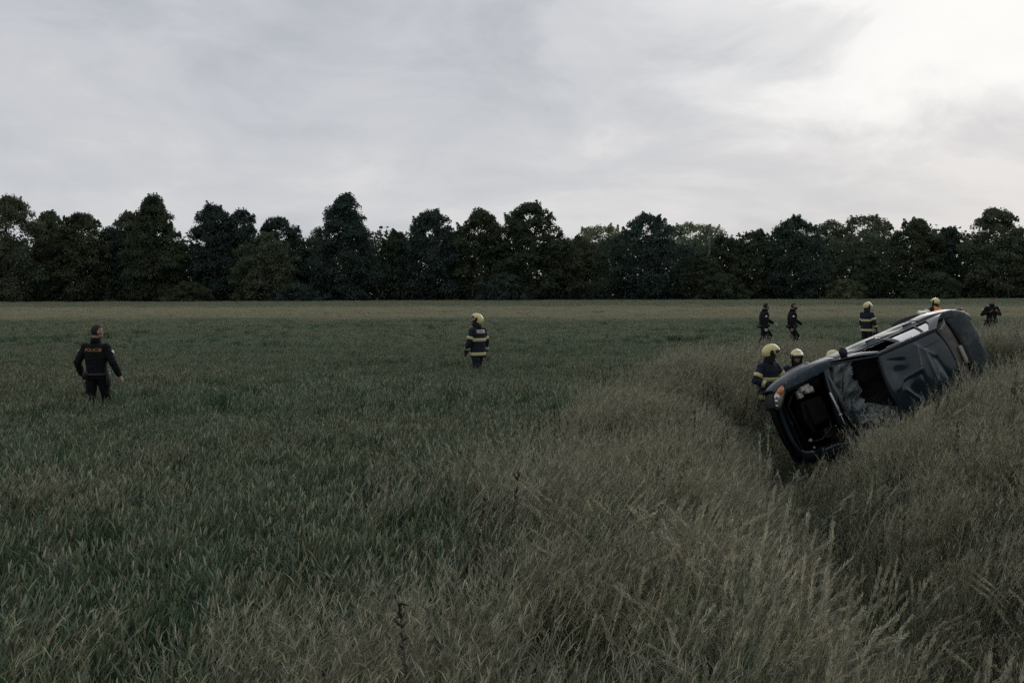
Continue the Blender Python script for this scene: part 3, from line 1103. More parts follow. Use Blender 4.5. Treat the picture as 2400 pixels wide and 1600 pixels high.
# ------------------------------------------------------------------ wrecked car
def paint_mat(name, col, scratch=0.0, dusty=0.14, coat=1.0, crough=0.12):
    m = bpy.data.materials.new(name)
    m.use_nodes = True
    t = m.node_tree
    b = t.nodes['Principled BSDF']
    tc = t.nodes.new('ShaderNodeTexCoord')
    n = N(t, 'ShaderNodeTexNoise')
    n.inputs['Scale'].default_value = 2.2
    n.inputs['Detail'].default_value = 8
    n.inputs['Roughness'].default_value = 0.7
    t.links.new(tc.outputs['Object'], n.inputs['Vector'])
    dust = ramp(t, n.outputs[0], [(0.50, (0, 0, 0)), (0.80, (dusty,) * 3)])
    n2 = N(t, 'ShaderNodeTexNoise')
    n2.inputs['Scale'].default_value = 30
    n2.inputs['Detail'].default_value = 5
    mp = N(t, 'ShaderNodeMapping')
    mp.inputs['Scale'].default_value = (0.5, 1.6, 1.0)
    t.links.new(tc.outputs['Object'], mp.inputs[0])
    t.links.new(mp.outputs[0], n2.inputs['Vector'])
    sc = ramp(t, n2.outputs[0], [(0.66, (0, 0, 0)), (0.70, (1, 1, 1))])
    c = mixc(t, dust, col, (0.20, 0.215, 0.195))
    c = mixc(t, math_(t, 'MULTIPLY', sc, 0.08 + scratch), c, (0.34, 0.35, 0.35))
    t.links.new(c, b.inputs['Base Color'])
    rg = math_(t, 'ADD', 0.30, math_(t, 'MULTIPLY', dust, 0.45))
    t.links.new(rg, b.inputs['Roughness'])
    b.inputs['Metallic'].default_value = 0.1
    b.inputs['Specular IOR Level'].default_value = 0.05
    b.inputs['Coat Weight'].default_value = coat
    b.inputs['Coat Roughness'].default_value = crough
    return m


M_PAINT = paint_mat('car_paint', (0.010, 0.026, 0.036))
M_PAINT_S = paint_mat('scraped_car_paint', (0.010, 0.026, 0.036), 0.5, 0.4, 0.5, 0.35)
M_PAINT_D = paint_mat('dusty_sky_sheen_paint', (0.016, 0.028, 0.032), 0.1, 0.55, 0.35, 0.35)  # dust, made paler so its colour also stands in for sky sheen
M_BAY = mat('engine_bay_black', (0.004, 0.004, 0.0045), 0.8, noise=((0.010, 0.009, 0.009), 9, .45, .7), spec=.2)
M_TRIM = mat('black_trim', (0.010, 0.011, 0.012), 0.55)
M_CHROME = mat('bare_metal', (0.55, 0.56, 0.56), 0.3, 1.0)
M_WHITE = mat('white_plastic', (0.62, 0.62, 0.56), 0.5, noise=((0.38, 0.37, 0.32), 14, .45, .65))
M_RUST = mat('rusty_metal', (0.16, 0.07, 0.03), 0.8)
M_SHELF = mat('grey_felt', (0.16, 0.15, 0.145), 0.9, noise=((0.12, 0.11, 0.105), 6, .4, .6))
M_TAN = mat('tan_plastic', (0.36, 0.34, 0.29), 0.5)
M_SEAT = mat('seat_fabric', (0.022, 0.022, 0.026), 0.95, noise=((0.035, 0.03, 0.035), 30, .4, .6))
M_RIM = mat('steel_rim', (0.22, 0.22, 0.22), 0.4, 0.8)
M_AMBER = mat('amber_lens', (0.62, 0.20, 0.05), 0.18, coat=1.0)
M_LENS = mat('clear_lens', (0.42, 0.42, 0.40), 0.12, 0.7, coat=1.0, noise=((0.80, 0.79, 0.75), 26, .42, .6))
M_UNDER = mat('underbody', (0.018, 0.017, 0.015), 0.8, noise=((0.05, 0.045, 0.035), 6, .45, .6))


def glass_mat(name, tint, gl=0.06, crack=0.0, dust=(0.24, 0.33, 0.35)):
    m = bpy.data.materials.new(name)
    m.use_nodes = True
    t = m.node_tree
    t.nodes.clear()
    tr = t.nodes.new('ShaderNodeBsdfTransparent')
    tr.inputs[0].default_value = (*tint, 1)
    g = t.nodes.new('ShaderNodeBsdfGlossy')
    g.inputs['Roughness'].default_value = 0.08 if not crack else 0.35
    fr = t.nodes.new('ShaderNodeFresnel')
    fr.inputs[0].default_value = 1.5
    mx = t.nodes.new('ShaderNodeMixShader')
    t.links.new(math_(t, 'ADD', fr.outputs[0], gl, clamp=True), mx.inputs[0])
    t.links.new(tr.outputs[0], mx.inputs[1])
    t.links.new(g.outputs[0], mx.inputs[2])
    last = mx.outputs[0]
    if crack:
        tc = t.nodes.new('ShaderNodeTexCoord')
        facs = []
        for sc_, wd in ((7.0, 0.035), (24.0, 0.10)):
            v = t.nodes.new('ShaderNodeTexVoronoi')
            v.feature = 'DISTANCE_TO_EDGE'
            v.inputs['Scale'].default_value = sc_
            nz = N(t, 'ShaderNodeTexNoise')
            nz.inputs['Scale'].default_value = 5
            t.links.new(tc.outputs['Object'], nz.inputs['Vector'])
            vv = mixc(t, 0.18, tc.outputs['Object'], nz.outputs[1])
            t.links.new(vv, v.inputs['Vector'])
            facs.append(ramp(t, v.outputs['Distance'], [(0.0, (1, 1, 1)), (wd, (0, 0, 0))]))
        nz = N(t, 'ShaderNodeTexNoise')
        nz.inputs['Scale'].default_value = 4.5
        nz.inputs['Detail'].default_value = 7
        nz.inputs['Roughness'].default_value = 0.7
        t.links.new(tc.outputs['Object'], nz.inputs['Vector'])
        cloud = ramp(t, nz.outputs[0], [(0.40, (0.04,) * 3), (0.70, (0.8,) * 3)])
        f = math_(t, 'MAXIMUM', math_(t, 'MULTIPLY', facs[0], 0.6), math_(t, 'MULTIPLY', facs[1], cloud))
        f = math_(t, 'MULTIPLY', math_(t, 'ADD', f, math_(t, 'MULTIPLY', cloud, 0.35), clamp=True), crack, clamp=True)
        df = t.nodes.new('ShaderNodeBsdfDiffuse')
        df.inputs[0].default_value = (*dust, 1)
        m2 = t.nodes.new('ShaderNodeMixShader')
        t.links.new(f, m2.inputs[0])
        t.links.new(last, m2.inputs[1])
        t.links.new(df.outputs[0], m2.inputs[2])
        last = m2.outputs[0]
    out = t.nodes.new('ShaderNodeOutputMaterial')
    t.links.new(last, out.inputs[0])
    return m


M_GLASS = glass_mat('tinted_glass', (0.10, 0.13, 0.13), 0.10)
M_CRACK = glass_mat('shattered_glass', (0.30, 0.38, 0.38), 0.05, 1.0)
M_SHARD = glass_mat('crazed_glass', (0.35, 0.40, 0.40), 0.06, 1.9, (0.34, 0.40, 0.38))

car = empty('wrecked_car')
car.matrix_world = Matrix.Translation(CAR_T) @ CAR_R.to_4x4()
tag(car, 'crashed dark saloon car lying on its side in the ditch, nose down and bonnet gone', 'car')

cW = pchip([-2.08, -1.95, -1.7, -1.3, -0.9, 0, 0.9, 1.3, 1.7, 1.9, 2.02], [.60, .70, .80, .84, .825, .82, .82, .825, .77, .70, .60])
cB = pchip([-2.08, -1.9, -1.5, -1.0, 0, .6, .95, 1.3, 1.65, 1.85, 2.0], [.93, .97, .99, .965, .94, .925, .92, .86, .79, .74, .69])


def dent(p, seed, amp):
    return amp * (vnoise(p, 5.0, seed) + .5 * vnoise(p, 11.0, seed + 1))


def side_pt(sg, x, v):
    """v 0 sill .. 1 shoulder, x array"""
    w, b = cW(x), cB(x)
    k = b / .95
    ys = [w - .07, w - .015, w, w - .004, w - .03, w - .065, w - .10]
    zs = [.20 + 0 * x, .33 + 0 * x, .52 * k, .68 * k, .82 * k, b - .03, b]
    vv = [0, .16, .38, .58, .78, .92, 1.0]
    Y, Z = np.empty_like(x), np.empty_like(x)
    for i in range(len(x)):
        f = pchip(vv, np.stack([[q[i] for q in ys], [q[i] for q in zs]], 1))
        Y[i], Z[i] = f(np.array([v[i]]))[0]
    return np.stack([x, sg * Y, Z], 1)


def side_panel(name, sg, x0, x1, mt, vmax=1.0, arch=None, seed=0, amp=.004, lip=None):
    nu, nv = max(6, int((x1 - x0) / .035)), 22
    xs = np.linspace(x0, x1, nu)
    vs = np.linspace(0, vmax, nv)
    X, Vv = [a.ravel() for a in np.meshgrid(xs, vs, indexing='ij')]
    P = side_pt(sg, X.copy(), Vv)
    if lip is not None:  # turn the top edge in over the wing
        Q = []
        for k, (dy, dz) in enumerate(lip):
            q = side_pt(sg, xs.copy(), np.full(nu, vmax))
            q[:, 1] -= sg * dy
            q[:, 2] += dz
            Q.append(q)
        P = np.concatenate([P.reshape(nu, nv, 3)] + [q[:, None] for q in Q], 1)
        nv += len(lip)
        P = P.reshape(-1, 3)
    F = grid_faces(nu, nv)
    if arch:
        c = np.array(arch[:2])
        d = P[:, [0, 2]] - c
        rr = np.linalg.norm(d, axis=1)
        R_ = arch[2]
        near = (rr > R_ * .80) & (rr < R_ * 1.09) & (P[:, 2] < .72)
        P[near, 0] = c[0] + d[near, 0] / rr[near] * R_
        P[near, 2] = c[1] + d[near, 1] / rr[near] * R_
        cen = P[F].mean(1)
        F = F[np.hypot(cen[:, 0] - c[0], cen[:, 2] - c[1]) > R_ * .985]
    P[:, 1] += dent(P, seed, amp)
    P[:, 1] += sg * amp * 4 * -np.exp(-((P[:, 0] - (x0 + x1) / 2) ** 2 / .03 + (P[:, 2] - .82) ** 2 / .01))
    if sg < 0:
        F = F[:, ::-1]
    o = obj(name, P, F, mt, car, True)
    solid(o, .012, 0)
    return o


for sg in (-1, 1):
    am = .0055 if sg < 0 else .012
    side_panel('front_wing', sg, .80, 1.97, M_PAINT_S if sg < 0 else M_PAINT, 1.0, (1.22, .28, .335), 3, am, [(.04, .012), (.09, .018), (.12, .012)])
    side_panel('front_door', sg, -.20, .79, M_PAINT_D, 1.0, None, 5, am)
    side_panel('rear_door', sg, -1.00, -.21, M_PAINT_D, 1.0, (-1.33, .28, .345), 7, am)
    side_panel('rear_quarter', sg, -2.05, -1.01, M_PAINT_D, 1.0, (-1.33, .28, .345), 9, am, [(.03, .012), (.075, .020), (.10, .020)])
    for xx in (-.05, -.85):
        h = Geo()
        q = side_pt(sg, np.array([xx]), np.array([.80]))[0]
        h.box(q + np.array([0, sg * .012, 0]), (.20, .03, .035), bev=.01)
        h.build('door_handle', M_PAINT, car, True)

# greenhouse sides
RAIL_Y, RAIL_Z = .545, 1.345


def gh_cols(t):
    t = np.asarray(t, float)
    L_ = lambda a, b: a + (b - a) * t
    bul = np.sin(t * np.pi)
    return [L_(.93, .27), L_(.64, .17), L_(-.16, -.19), L_(-.25, -.27), L_(-.84, -.72), L_(-.87, -.745), L_(-1.10, -.80) - .07 * bul, L_(-1.50, -.965)]


def gh_pt(sg, x, t):
    b = cB(x)
    yb = cW(x) - .10
    y = yb + (RAIL_Y - yb) * t + .028 * np.sin(np.pi * t)
    z = b + (RAIL_Z - b) * t
    return np.stack([x, sg * y, z], 1)


def gh_patch(sg, k0, k1, t0, t1, nu, nv, off=0.0):
    tt = np.linspace(t0, t1, nv)
    cols = gh_cols(tt)
    a, b = cols[k0], cols[k1]
    U = np.linspace(0, 1, nu)[:, None]
    X = (a[None] + (b - a)[None] * U).ravel()
    T = np.tile(tt, nu)
    P = gh_pt(sg, X, T)
    P[:, 1] += sg * off
    return P, grid_faces(nu, nv)


for sg in (-1, 1):
    T0, T1 = .10, .90
    nm = {0: 'pillar', 2: 'pillar', 4: 'window_divider', 6: 'pillar'}
    for k0 in (0, 2, 4, 6):
        P, F = gh_patch(sg, k0, k0 + 1, T0, T1, 8 if k0 != 6 else 14, 14, .002)
        P[:, 1] += dent(P, 20 + k0, .003)
        solid(obj(nm[k0], P, F, M_PAINT if k0 in (0, 6) else M_TRIM, car, True), .03, 0)
    for t0, t1, nn_, mm in ((0, T0, 'window_sill', M_PAINT_S), (T1, 1.0, 'roof_rail', M_PAINT_S)):
        P, F = gh_patch(sg, 0, 7, t0, t1, 50, 4, .004)
        P[:, 1] += dent(P, 31, .004)
        solid(obj(nn_, P, F, mm, car, True), .03, 0)
    for k0, nn_ in ((3, 'rear_door_window'), (5, 'quarter_window')):
        P, F = gh_patch(sg, k0, k0 + 1, T0, T1, 12, 12, -.006)
        obj(nn_, P, F, M_GLASS, car, True)
    # front door glass is broken out: a few teeth left along the rubber
    P, F = gh_patch(sg, 1, 2, T0, T0 + .13, 24, 4, -.006)
    P = P.reshape(24, 4, 3)
    P[:, -1] = P[:, 0] + (P[:, -1] - P[:, 0]) * np.random.default_rng(5).uniform(.1, 1, (24, 1))
    obj('broken_window_edge', P.reshape(-1, 3), F, M_CRACK, car, False)
    # black rubber frame round the windows
    g = Geo()
    tt = np.linspace(T0, T1, 12)
    cols = gh_cols(tt)
    for k in (1, 2, 3, 6):
        P = gh_pt(sg, cols[k], tt)
        P[:, 1] += sg * .006
        g.tube(P, .010, 6)
    for t in (T0, T1):
        c = gh_cols(np.array([t]))
        xs = np.linspace(c[1][0], c[6][0], 20)
        P = gh_pt(sg, xs, np.full(20, t))
        P[:, 1] += sg * .006
        g.tube(P, .010, 6)
    g.build('window_seal', M_TRIM, car, True)

# crumpled bright trim peeled from the right roof edge
g = Geo()
P = gh_pt(-1, np.linspace(-.72, -.22, 26), np.full(26, .95))
P[:, 1] -= .022 + .012 * np.abs(np.sin(np.arange(26) * 1.9))
P[:, 2] += .010 * np.sin(np.arange(26) * 2.7)
g.tube(P, .011 + .005 * np.sin(np.arange(26) * 2.3), 5)
P = gh_pt(-1, np.linspace(.05, -.5, 20), np.full(20, .86))
P[:, 1] -= .02
g.tube(P, .007, 5)
g.build('peeled_trim', M_CHROME, car)


# roof
def roof_pt(u, v):
    """u 0 front..1 rear, v -1 right..1 left"""
    xf = .27 + .10 * (1 - v * v)
    xr = -.965 - .07 * (1 - v * v)
    x = xf + (xr - xf) * u
    y = v * (RAIL_Y - .018)
    z = RAIL_Z + .012 + .062 * (1 - np.abs(v) ** 2.6) - .028 * (2 * u - 1) ** 2
    return x, y, z


nu, nv = 64, 56
U, Vv = [a.ravel() for a in np.meshgrid(np.linspace(0, 1, nu), np.linspace(-1, 1, nv), indexing='ij')]
x, y, z = roof_pt(U, Vv)
P = np.stack([x, y, z], 1)
q = P[:, :2]


def ridge(a, b, wd):
    a, b = np.array(a), np.array(b)
    d = b - a
    t = np.clip((q - a) @ d / (d @ d), 0, 1)
    r_ = np.linalg.norm(q - (a + t[:, None] * d), axis=1)
    return np.exp(-r_ / wd)


inside = np.clip((1 - np.abs(Vv)) / .12, 0, 1) * np.clip(U / .04, 0, 1) * np.clip((1 - U) / .08, 0, 1)
dz = -.050 * np.exp(-((q[:, 0] - .02) ** 2 + (q[:, 1] + .12) ** 2) / .045) - .035 * np.exp(-((q[:, 0] + .10) ** 2 + (q[:, 1] - .30) ** 2) / .03)
dz += .028 * ridge((-.42, -.44), (-.30, -.05), .028) + .026 * ridge((-.30, -.05), (.02, -.02), .022) - .020 * ridge((-.30, -.05), (-.34, .42), .04)
dz += .020 * ridge((.10, .15), (-.14, .44), .025) + .020 * ridge((-.52, -.30), (-.55, .35), .03) - .018 * ridge((.18, -.4), (-.1, -.3), .03)
dz += .022 * ridge((-.62, .10), (-.42, .46), .03) - .024 * ridge((-.70, -.10), (-.80, .30), .05) + .018 * ridge((.22, .10), (.02, -.02), .02) + .016 * ridge((-.42, -.44), (-.66, -.20), .03)
P[:, 2] += 1.45 * dz * inside + dent(P, 41, .0055) * inside
o = obj('roof', P, grid_faces(nu, nv)[:, ::-1], M_PAINT, car, True)
solid(o, .02, -1)
for sg in (-1, 1):
    g = Geo()
    uu = np.linspace(0.02, .98, 24)
    xx, yy, zz2 = roof_pt(uu, np.full(24, sg * 1.0))
    g.tube(np.stack([xx, yy + sg * .012, zz2 + .004], 1), .009, 5)
    g.build('roof_gutter', M_TRIM, car)
# dark strip painting the shade of a roof fold towards the rear right corner
g = Geo()
g.tube([(-.38, -.40, 1.392), (-.62, -.36, 1.398), (-.93, -.37, 1.372)], [.004, .010, .008], 5)
g.build('roof_fold_shade', M_TRIM, car)
# headliner closes the roof from below
P2 = np.stack([x, y, z - .15 * inside - .03], 1)
obj('headliner', P2, grid_faces(nu, nv), M_SEAT, car, True)


# windscreen: shattered, caved in, torn open at the top right
def ws_pt(u, v):
    """u base 0..1 top, v -1 right .. 1 left"""
    xb = .93 + .14 * (1 - v * v)
    xt = .29 + .10 * (1 - v * v)
    yb, yt = v * .69, v * .525
    zb, zt = .925 + .02 * (1 - v * v), 1.345 + .045 * (1 - np.abs(v) ** 2.4)
    bul = .045 * np.sin(np.pi * u)
    return np.stack([xb + (xt - xb) * u + bul * .5, yb + (yt - yb) * u, zb + (zt - zb) * u + bul], 1)


nu, nv = 44, 70
U, Vv = [a.ravel() for a in np.meshgrid(np.linspace(.01, .99, nu), np.linspace(-.985, .985, nv), indexing='ij')]
P = ws_pt(U, Vv)
sag = np.exp(-((U - .62) ** 2 / .10 + (Vv + .05) ** 2 / .30))
nrm = np.array([.56, 0, .83])
pp = np.stack([U * 2, Vv * 2], 1)
P += nrm * (-.15 * sag + .018 * vnoise(pp, 4.5, 71) + .012 * vnoise(pp, 9, 72) - .06 * np.clip(Vv - .3, 0, 1))[:, None]
edge = .44 + .10 * vnoise(pp[:, 1:], 3.0, 73) + .05 * vnoise(pp[:, 1:], 9, 74) + .55 * np.clip((Vv - .15) / .5, 0, 1) - .13 * np.clip((-Vv - .75) / .2, 0, 1) * 0
F = grid_faces(nu, nv)
keepv = (U < edge) | (Vv > .62 + .05 * vnoise(pp[:, :1], 6, 75))
F = F[keepv[F].sum(1) >= 3]
obj('windscreen', P, F, M_CRACK, car, False)
# three loose plates of crazed glass hanging in the lower corner
for k, (c, w, h, a) in enumerate((((.80, .28, 1.17), .17, .24, .3), ((.52, .45, 1.22), .17, .27, -.25), ((.83, .64, 1.02), .12, .13, .2), ((.62, .60, 1.15), .12, .18, .9))):
    r = np.random.default_rng(80 + k)
    uu, ww = [q_.ravel() for q_ in np.meshgrid(np.linspace(-1, 1, 9), np.linspace(-1, 1, 9), indexing='ij')]
    rad = 1 + .22 * np.sin(3 * np.arctan2(ww, uu) + k)
    e1 = np.array([-.83 * math.cos(a), math.sin(a), .56 * math.cos(a)])
    e2 = np.array([.83 * math.sin(a), math.cos(a), -.56 * math.sin(a)])
    P = np.array(c) + (uu * w * .75 * rad)[:, None] * e1 + (ww * h * .62 * rad)[:, None] * e2
    P += nrm * (.03 + .02 * vnoise(np.stack([uu, ww], 1), 2.2, 90 + k) + .03 * np.abs(ww))[:, None]
    solid(obj('glass_fragment', P, grid_faces(9, 9), M_SHARD, car, False), .006, 0)
# black frame round the windscreen opening
g = Geo()
t = np.linspace(0, 1, 16)
vv = np.linspace(-1, 1, 24)
for v_ in (-1.0, 1.0):
    g.tube(ws_pt(t, np.full(16, v_)) + np.array([0, 0, .006]), .018, 6)
g.tube(ws_pt(np.full(24, 1.0), vv), .016, 6)
g.tube(ws_pt(np.full(24, 0.0), vv), .022, 6)
g.build('windscreen_seal', M_TRIM, car, True)

# cowl between engine bay and windscreen, torn up on the right
vv = np.linspace(-.92, .96, 40)
rows = []
for k, (dx, dz_) in enumerate(((.02, -.005), (.06, .016), (.10, .020), (.145, .004), (.16, -.05))):
    b = ws_pt(np.zeros(40), vv)
    lift = .05 * np.exp(-((vv + .15) / .35) ** 2)
    rows.append(b + np.stack([dx + .03 * np.sin(vv * 3), 0 * vv, dz_ + lift * k / 4 - .06 * np.clip(vv - .3, 0, 1)], 1))
P = np.stack(rows, 1).reshape(-1, 3)
solid(obj('cowl_panel', P, grid_faces(40, 5)[:, ::-1], M_PAINT, car, True), .006, 0)
g = Geo()
g.tube([(1.08, -.56, .96), (1.10, -.36, 1.03), (1.09, -.10, 1.05), (1.06, .16, 1.02), (1.04, .30, .98)], [.006, .030, .040, .030, .005], 10, rad2=[.005, .018, .024, .018, .004])
g.tube([(1.07, -.06, 1.05), (1.0, -.18, 1.12), (.97, -.27, 1.16)], [.022, .014, .004], 6)
g.build('torn_bonnet_edge', paint_mat('highlight_paint', (0.06, 0.085, 0.085), 0.3, 0.5), car, True)  # body colour lightened to paint in a highlight along the edge
g = Geo()
g.tube([(1.215, -.27, 1.02), (1.20, -.02, 1.02), (1.195, .12, 1.01)], .017, 8)
g.tube([(1.195, .12, 1.01), (1.192, .15, 1.01)], .027, 8)
g.tube([(1.192, .15, 1.01), (1.17, .34, .98)], .008, 6)
g.build('bonnet_strut', mat('pale_strut', (0.62, 0.58, 0.55), 0.4), car, True)
g = Geo()
g.tube([(1.02, .62, .97), (.98, .2, 1.03), (.90, -.12, 1.08)], [.012, .009, .006], 5)
g.tube([(1.0, -.05, .98), (.96, -.25, 1.02), (.86, -.5, 1.06)], [.012, .009, .006], 5)
g.build('wiper', M_TRIM, car)

# engine bay
g = Geo()
for sg in (-1, 1):
    g.box((1.38, sg * .565, .56), (.86, .05, .52))
    g.ell((1.22, sg * .52, .60), (.16, .14, .24), nu=12, nv=8)
g.box((.97, 0, .62), (.05, 1.30, .66))
g.box((1.38, 0, .27), (.86, 1.1, .05))
g.build('engine_bay', M_BAY, car)
g = Geo()
g.box((1.42, -.05, .52), (.42, .46, .40), bev=.04)
g.box((1.40, -.05, .745), (.34, .40, .06), bev=.02)
g.tube([(1.60, -.25, .70), (1.66, 0, .73), (1.60, .25, .70)], .035, 8)
for k in range(4):
    g.tube([(1.50, -.20 + .1 * k, .74), (1.62, -.20 + .1 * k, .66)], .022, 6)
g.build('engine_block', M_BAY, car, False)
g = Geo()
g.box((1.30, .36, .62), (.26, .17, .19), bev=.012)
g.build('battery', mat('battery_black', (0.012, 0.012, 0.013), 0.5), car)
g = Geo()
g.box((1.46, -.50, .71), (.20, .12, .16), bev=.03)
g.box((1.40, -.43, .73), (.16, .10, .12), bev=.025)
g.box((1.55, -.42, .66), (.10, .15, .10), bev=.02)
g.build('washer_reservoir', M_WHITE, car, True)
g = Geo()
g.box((1.34, -.385, .72), (.08, .05, .07), bev=.01)
g.build('rusty_bracket', M_RUST, car)
g = Geo()
g.tube([(1.6, -.5, .62), (1.75, -.3, .5), (1.7, 0, .45), (1.72, .35, .5)], .022, 6)
g.tube([(1.2, .1, .70), (1.3, .3, .76), (1.5, .42, .70), (1.72, .40, .52)], .02, 6)
g.build('hose', M_TRIM, car, True)
for c_, d_ in (((1.62, .38, .52), (.05, .05, .04)), ((1.58, .52, .47), (.035, .035, .03)), ((1.85, -.02, .57), (.012, .09, .012)), ((1.22, .30, .79), (.02, .02, .015)), ((1.0, .66, .83), (.02, .03, .015))):
    g = Geo()
    g.box(c_, d_, bev=.005)
    g.build('connector', M_WHITE, car)
# radiator support and bare bumper bar
g = Geo()
vv = np.linspace(-1, 1, 22)
fx = 2.06 - .20 * np.abs(vv) ** 3
fx2 = 2.00 - .16 * np.abs(vv) ** 3
top = np.stack([fx2 - .02, vv * .66, .66 - .05 * (1 - vv ** 2) - .02 * (vv + 1)], 1)
g.tube(top, .040, 7, rad2=.022)
g.build('slam_panel', M_PAINT, car, True)
g = Geo()
g.tube(np.stack([fx - .03, vv * .64, np.full(22, .44)], 1), .05, 8, rad2=.07)
g.tube(np.stack([fx2 - .08, vv * .6, np.full(22, .28)], 1), .03, 6)
for sg in (-1, 1):
    g.box((1.93, sg * .50, .47), (.06, .09, .36))
g.box((1.90, 0, .47), (.03, .92, .34))
g.build('bumper_bar', M_BAY, car, False)
rows = []
for k, zz2 in enumerate((.20, .28, .38, .48, .56)):
    off = (0, .03, .045, .03, 0)[k]
    vv2 = np.linspace(-1.0, -.50, 14)
    rows.append(np.stack([2.05 - .24 * np.abs(vv2) ** 2.6 + off, vv2 * .70 - off * .3, zz2 + 0 * vv2], 1))
P = np.stack(rows, 1).reshape(-1, 3)
solid(obj('bumper_corner', P, grid_faces(14, 5), M_TRIM, car, True), .008, 0)

# right headlamp with amber indicator at its outer end
hl = np.array([(1.80, -.685, .775), (1.93, -.655, .725), (2.02, -.58, .675), (2.06, -.44, .645), (2.065, -.31, .640), (2.00, -.33, .700), (1.93, -.42, .735), (1.84, -.56, .775)])
cen = hl.mean(0) + np.array([.02, -.01, .03])
ring2 = hl * .6 + cen * .4 + np.array([.012, 0, .022])
V = np.concatenate([hl, ring2, [cen + np.array([.01, 0, .012])]])
F = [(i, (i + 1) % 8, 8 + (i + 1) % 8, 8 + i) for i in range(8)] + [(8 + i, 8 + (i + 1) % 8, 16) for i in range(8)]
o = obj('headlight', V, F, M_LENS, car, True)
solid(o, .05, 1 if False else -1)
am_ = np.array([(1.845, -.675, .772), (1.93, -.650, .740), (1.985, -.575, .712), (1.945, -.50, .745), (1.865, -.565, .785)])
cm = am_.mean(0) + np.array([.01, -.005, .022])
V = np.concatenate([am_ + np.array([.008, -.004, .014]), [cm + np.array([.008, -.004, .012])]])
a_o = obj('indicator', V, [(i, (i + 1) % 5, 5) for i in range(5)], M_AMBER, o, True)
solid(a_o, .02, -1)
g = Geo()
g.ell((2.02, -.46, .70), (.035, .045, .03), nu=10, nv=6)
g.ell((2.035, -.385, .685), (.028, .035, .024), nu=10, nv=6)
g.build('reflector', M_CHROME, o, True)
g = Geo()
g.tube(np.concatenate([hl, hl[:1]]), .011, 6)
g.build('headlight_rim', M_TRIM, o, True)

# right door mirror folded back
g = Geo()
g.ell((.66, -.80, 1.00), (.075, .10, .065), nu=14, nv=10)
g.box((.68, -.71, .965), (.08, .09, .03), bev=.01)
g.build('door_mirror', M_TRIM, car, True)
g = Geo()
g.ell((.66, .84, 1.00), (.075, .08, .065), nu=14, nv=10)
g.build('door_mirror', M_TRIM, car, True)

# tail: rear window opening, parcel shelf, boot lid, rear panel
def rear_edge(v, top):
    if top:
        return np.stack([-.965 - .07 * (1 - v * v), v * .525, RAIL_Z + .0 + .045 * (1 - np.abs(v) ** 2.4)], 1)
    return np.stack([-1.50 - .09 * (1 - v * v), v * .655, .985 + .03 * (1 - v * v)], 1)


vv = np.linspace(-1, 1, 40)
g = Geo()
g.tube(rear_edge(vv, True), .014, 6)
g.tube(rear_edge(vv, False) + np.array([-.015, 0, -.012]), .030, 6)
for v_ in (-1, 1):
    a, b = rear_edge(np.array([float(v_)]), True)[0], rear_edge(np.array([float(v_)]), False)[0]
    g.tube([a, (a + b) / 2 + np.array([-.03, 0, .03]), b], .016, 6)
g.build('rear_window_seal', M_TRIM, car, True)
# jagged rim of glass still in the frame on the right
r = np.random.default_rng(12)
t = np.linspace(0, 1, 30)
a, b = rear_edge(np.array([-1.0]), True)[0], rear_edge(np.array([-1.0]), False)[0]
pa = a + (b - a) * t[:, None] + np.array([-.03, 0, .03]) * np.sin(np.pi * t)[:, None]
pb = pa + np.stack([0 * t, r.uniform(.02, .085, 30) * np.sin(np.pi * np.clip(t, .05, 1)), 0 * t], 1)
P = np.stack([pa, pb], 1).reshape(-1, 3)
solid(obj('rear_window_edge', P, grid_faces(30, 2), M_SHARD, car), .005, 0)
# shelf
nu, nv = 12, 36
U, Vv = [q_.ravel() for q_ in np.meshgrid(np.linspace(0, 1, nu), np.linspace(-1, 1, nv), indexing='ij')]
P = np.stack([-1.02 - (.50 + .08 * (1 - Vv ** 2)) * U, Vv * (.60 + .03 * U), .985 + .02 * np.sin(np.pi * U) + .02 * (1 - Vv ** 2) - .03 * U], 1)
for sg in (-1, 1):
    P[:, 2] += .022 / (1 + np.exp((np.maximum(np.abs(P[:, 0] + 1.36) / .13, np.abs(P[:, 1] - sg * .42) / .14) - 1) * 14))
shelf = obj('parcel_shelf', P, grid_faces(nu, nv)[:, ::-1], M_SHELF, car, True)
solid(shelf, .02, -1)
g = Geo()
g.box((-1.52, .06, 1.035), (.075, .34, .05), bev=.018)
g.build('brake_light', M_TAN, car, True)


def boot_pt(u, v):
    path = pchip([0, .12, .62, .80, .90, 1.0], np.array([[-1.53, 1.0], [-1.58, 1.012], [-1.90, 1.0], [-2.02, .965], [-2.07, .89], [-2.09, .66]]))
    q_ = path(u)
    w = .625 - .03 * np.clip((u - .6) / .4, 0, 1)
    bow = (1 - v * v)
    return np.stack([q_[:, 0] - (.09 * (1 - u) + .05) * bow + .05, v * w, q_[:, 1] + .03 * bow * (1 - .5 * u)], 1)


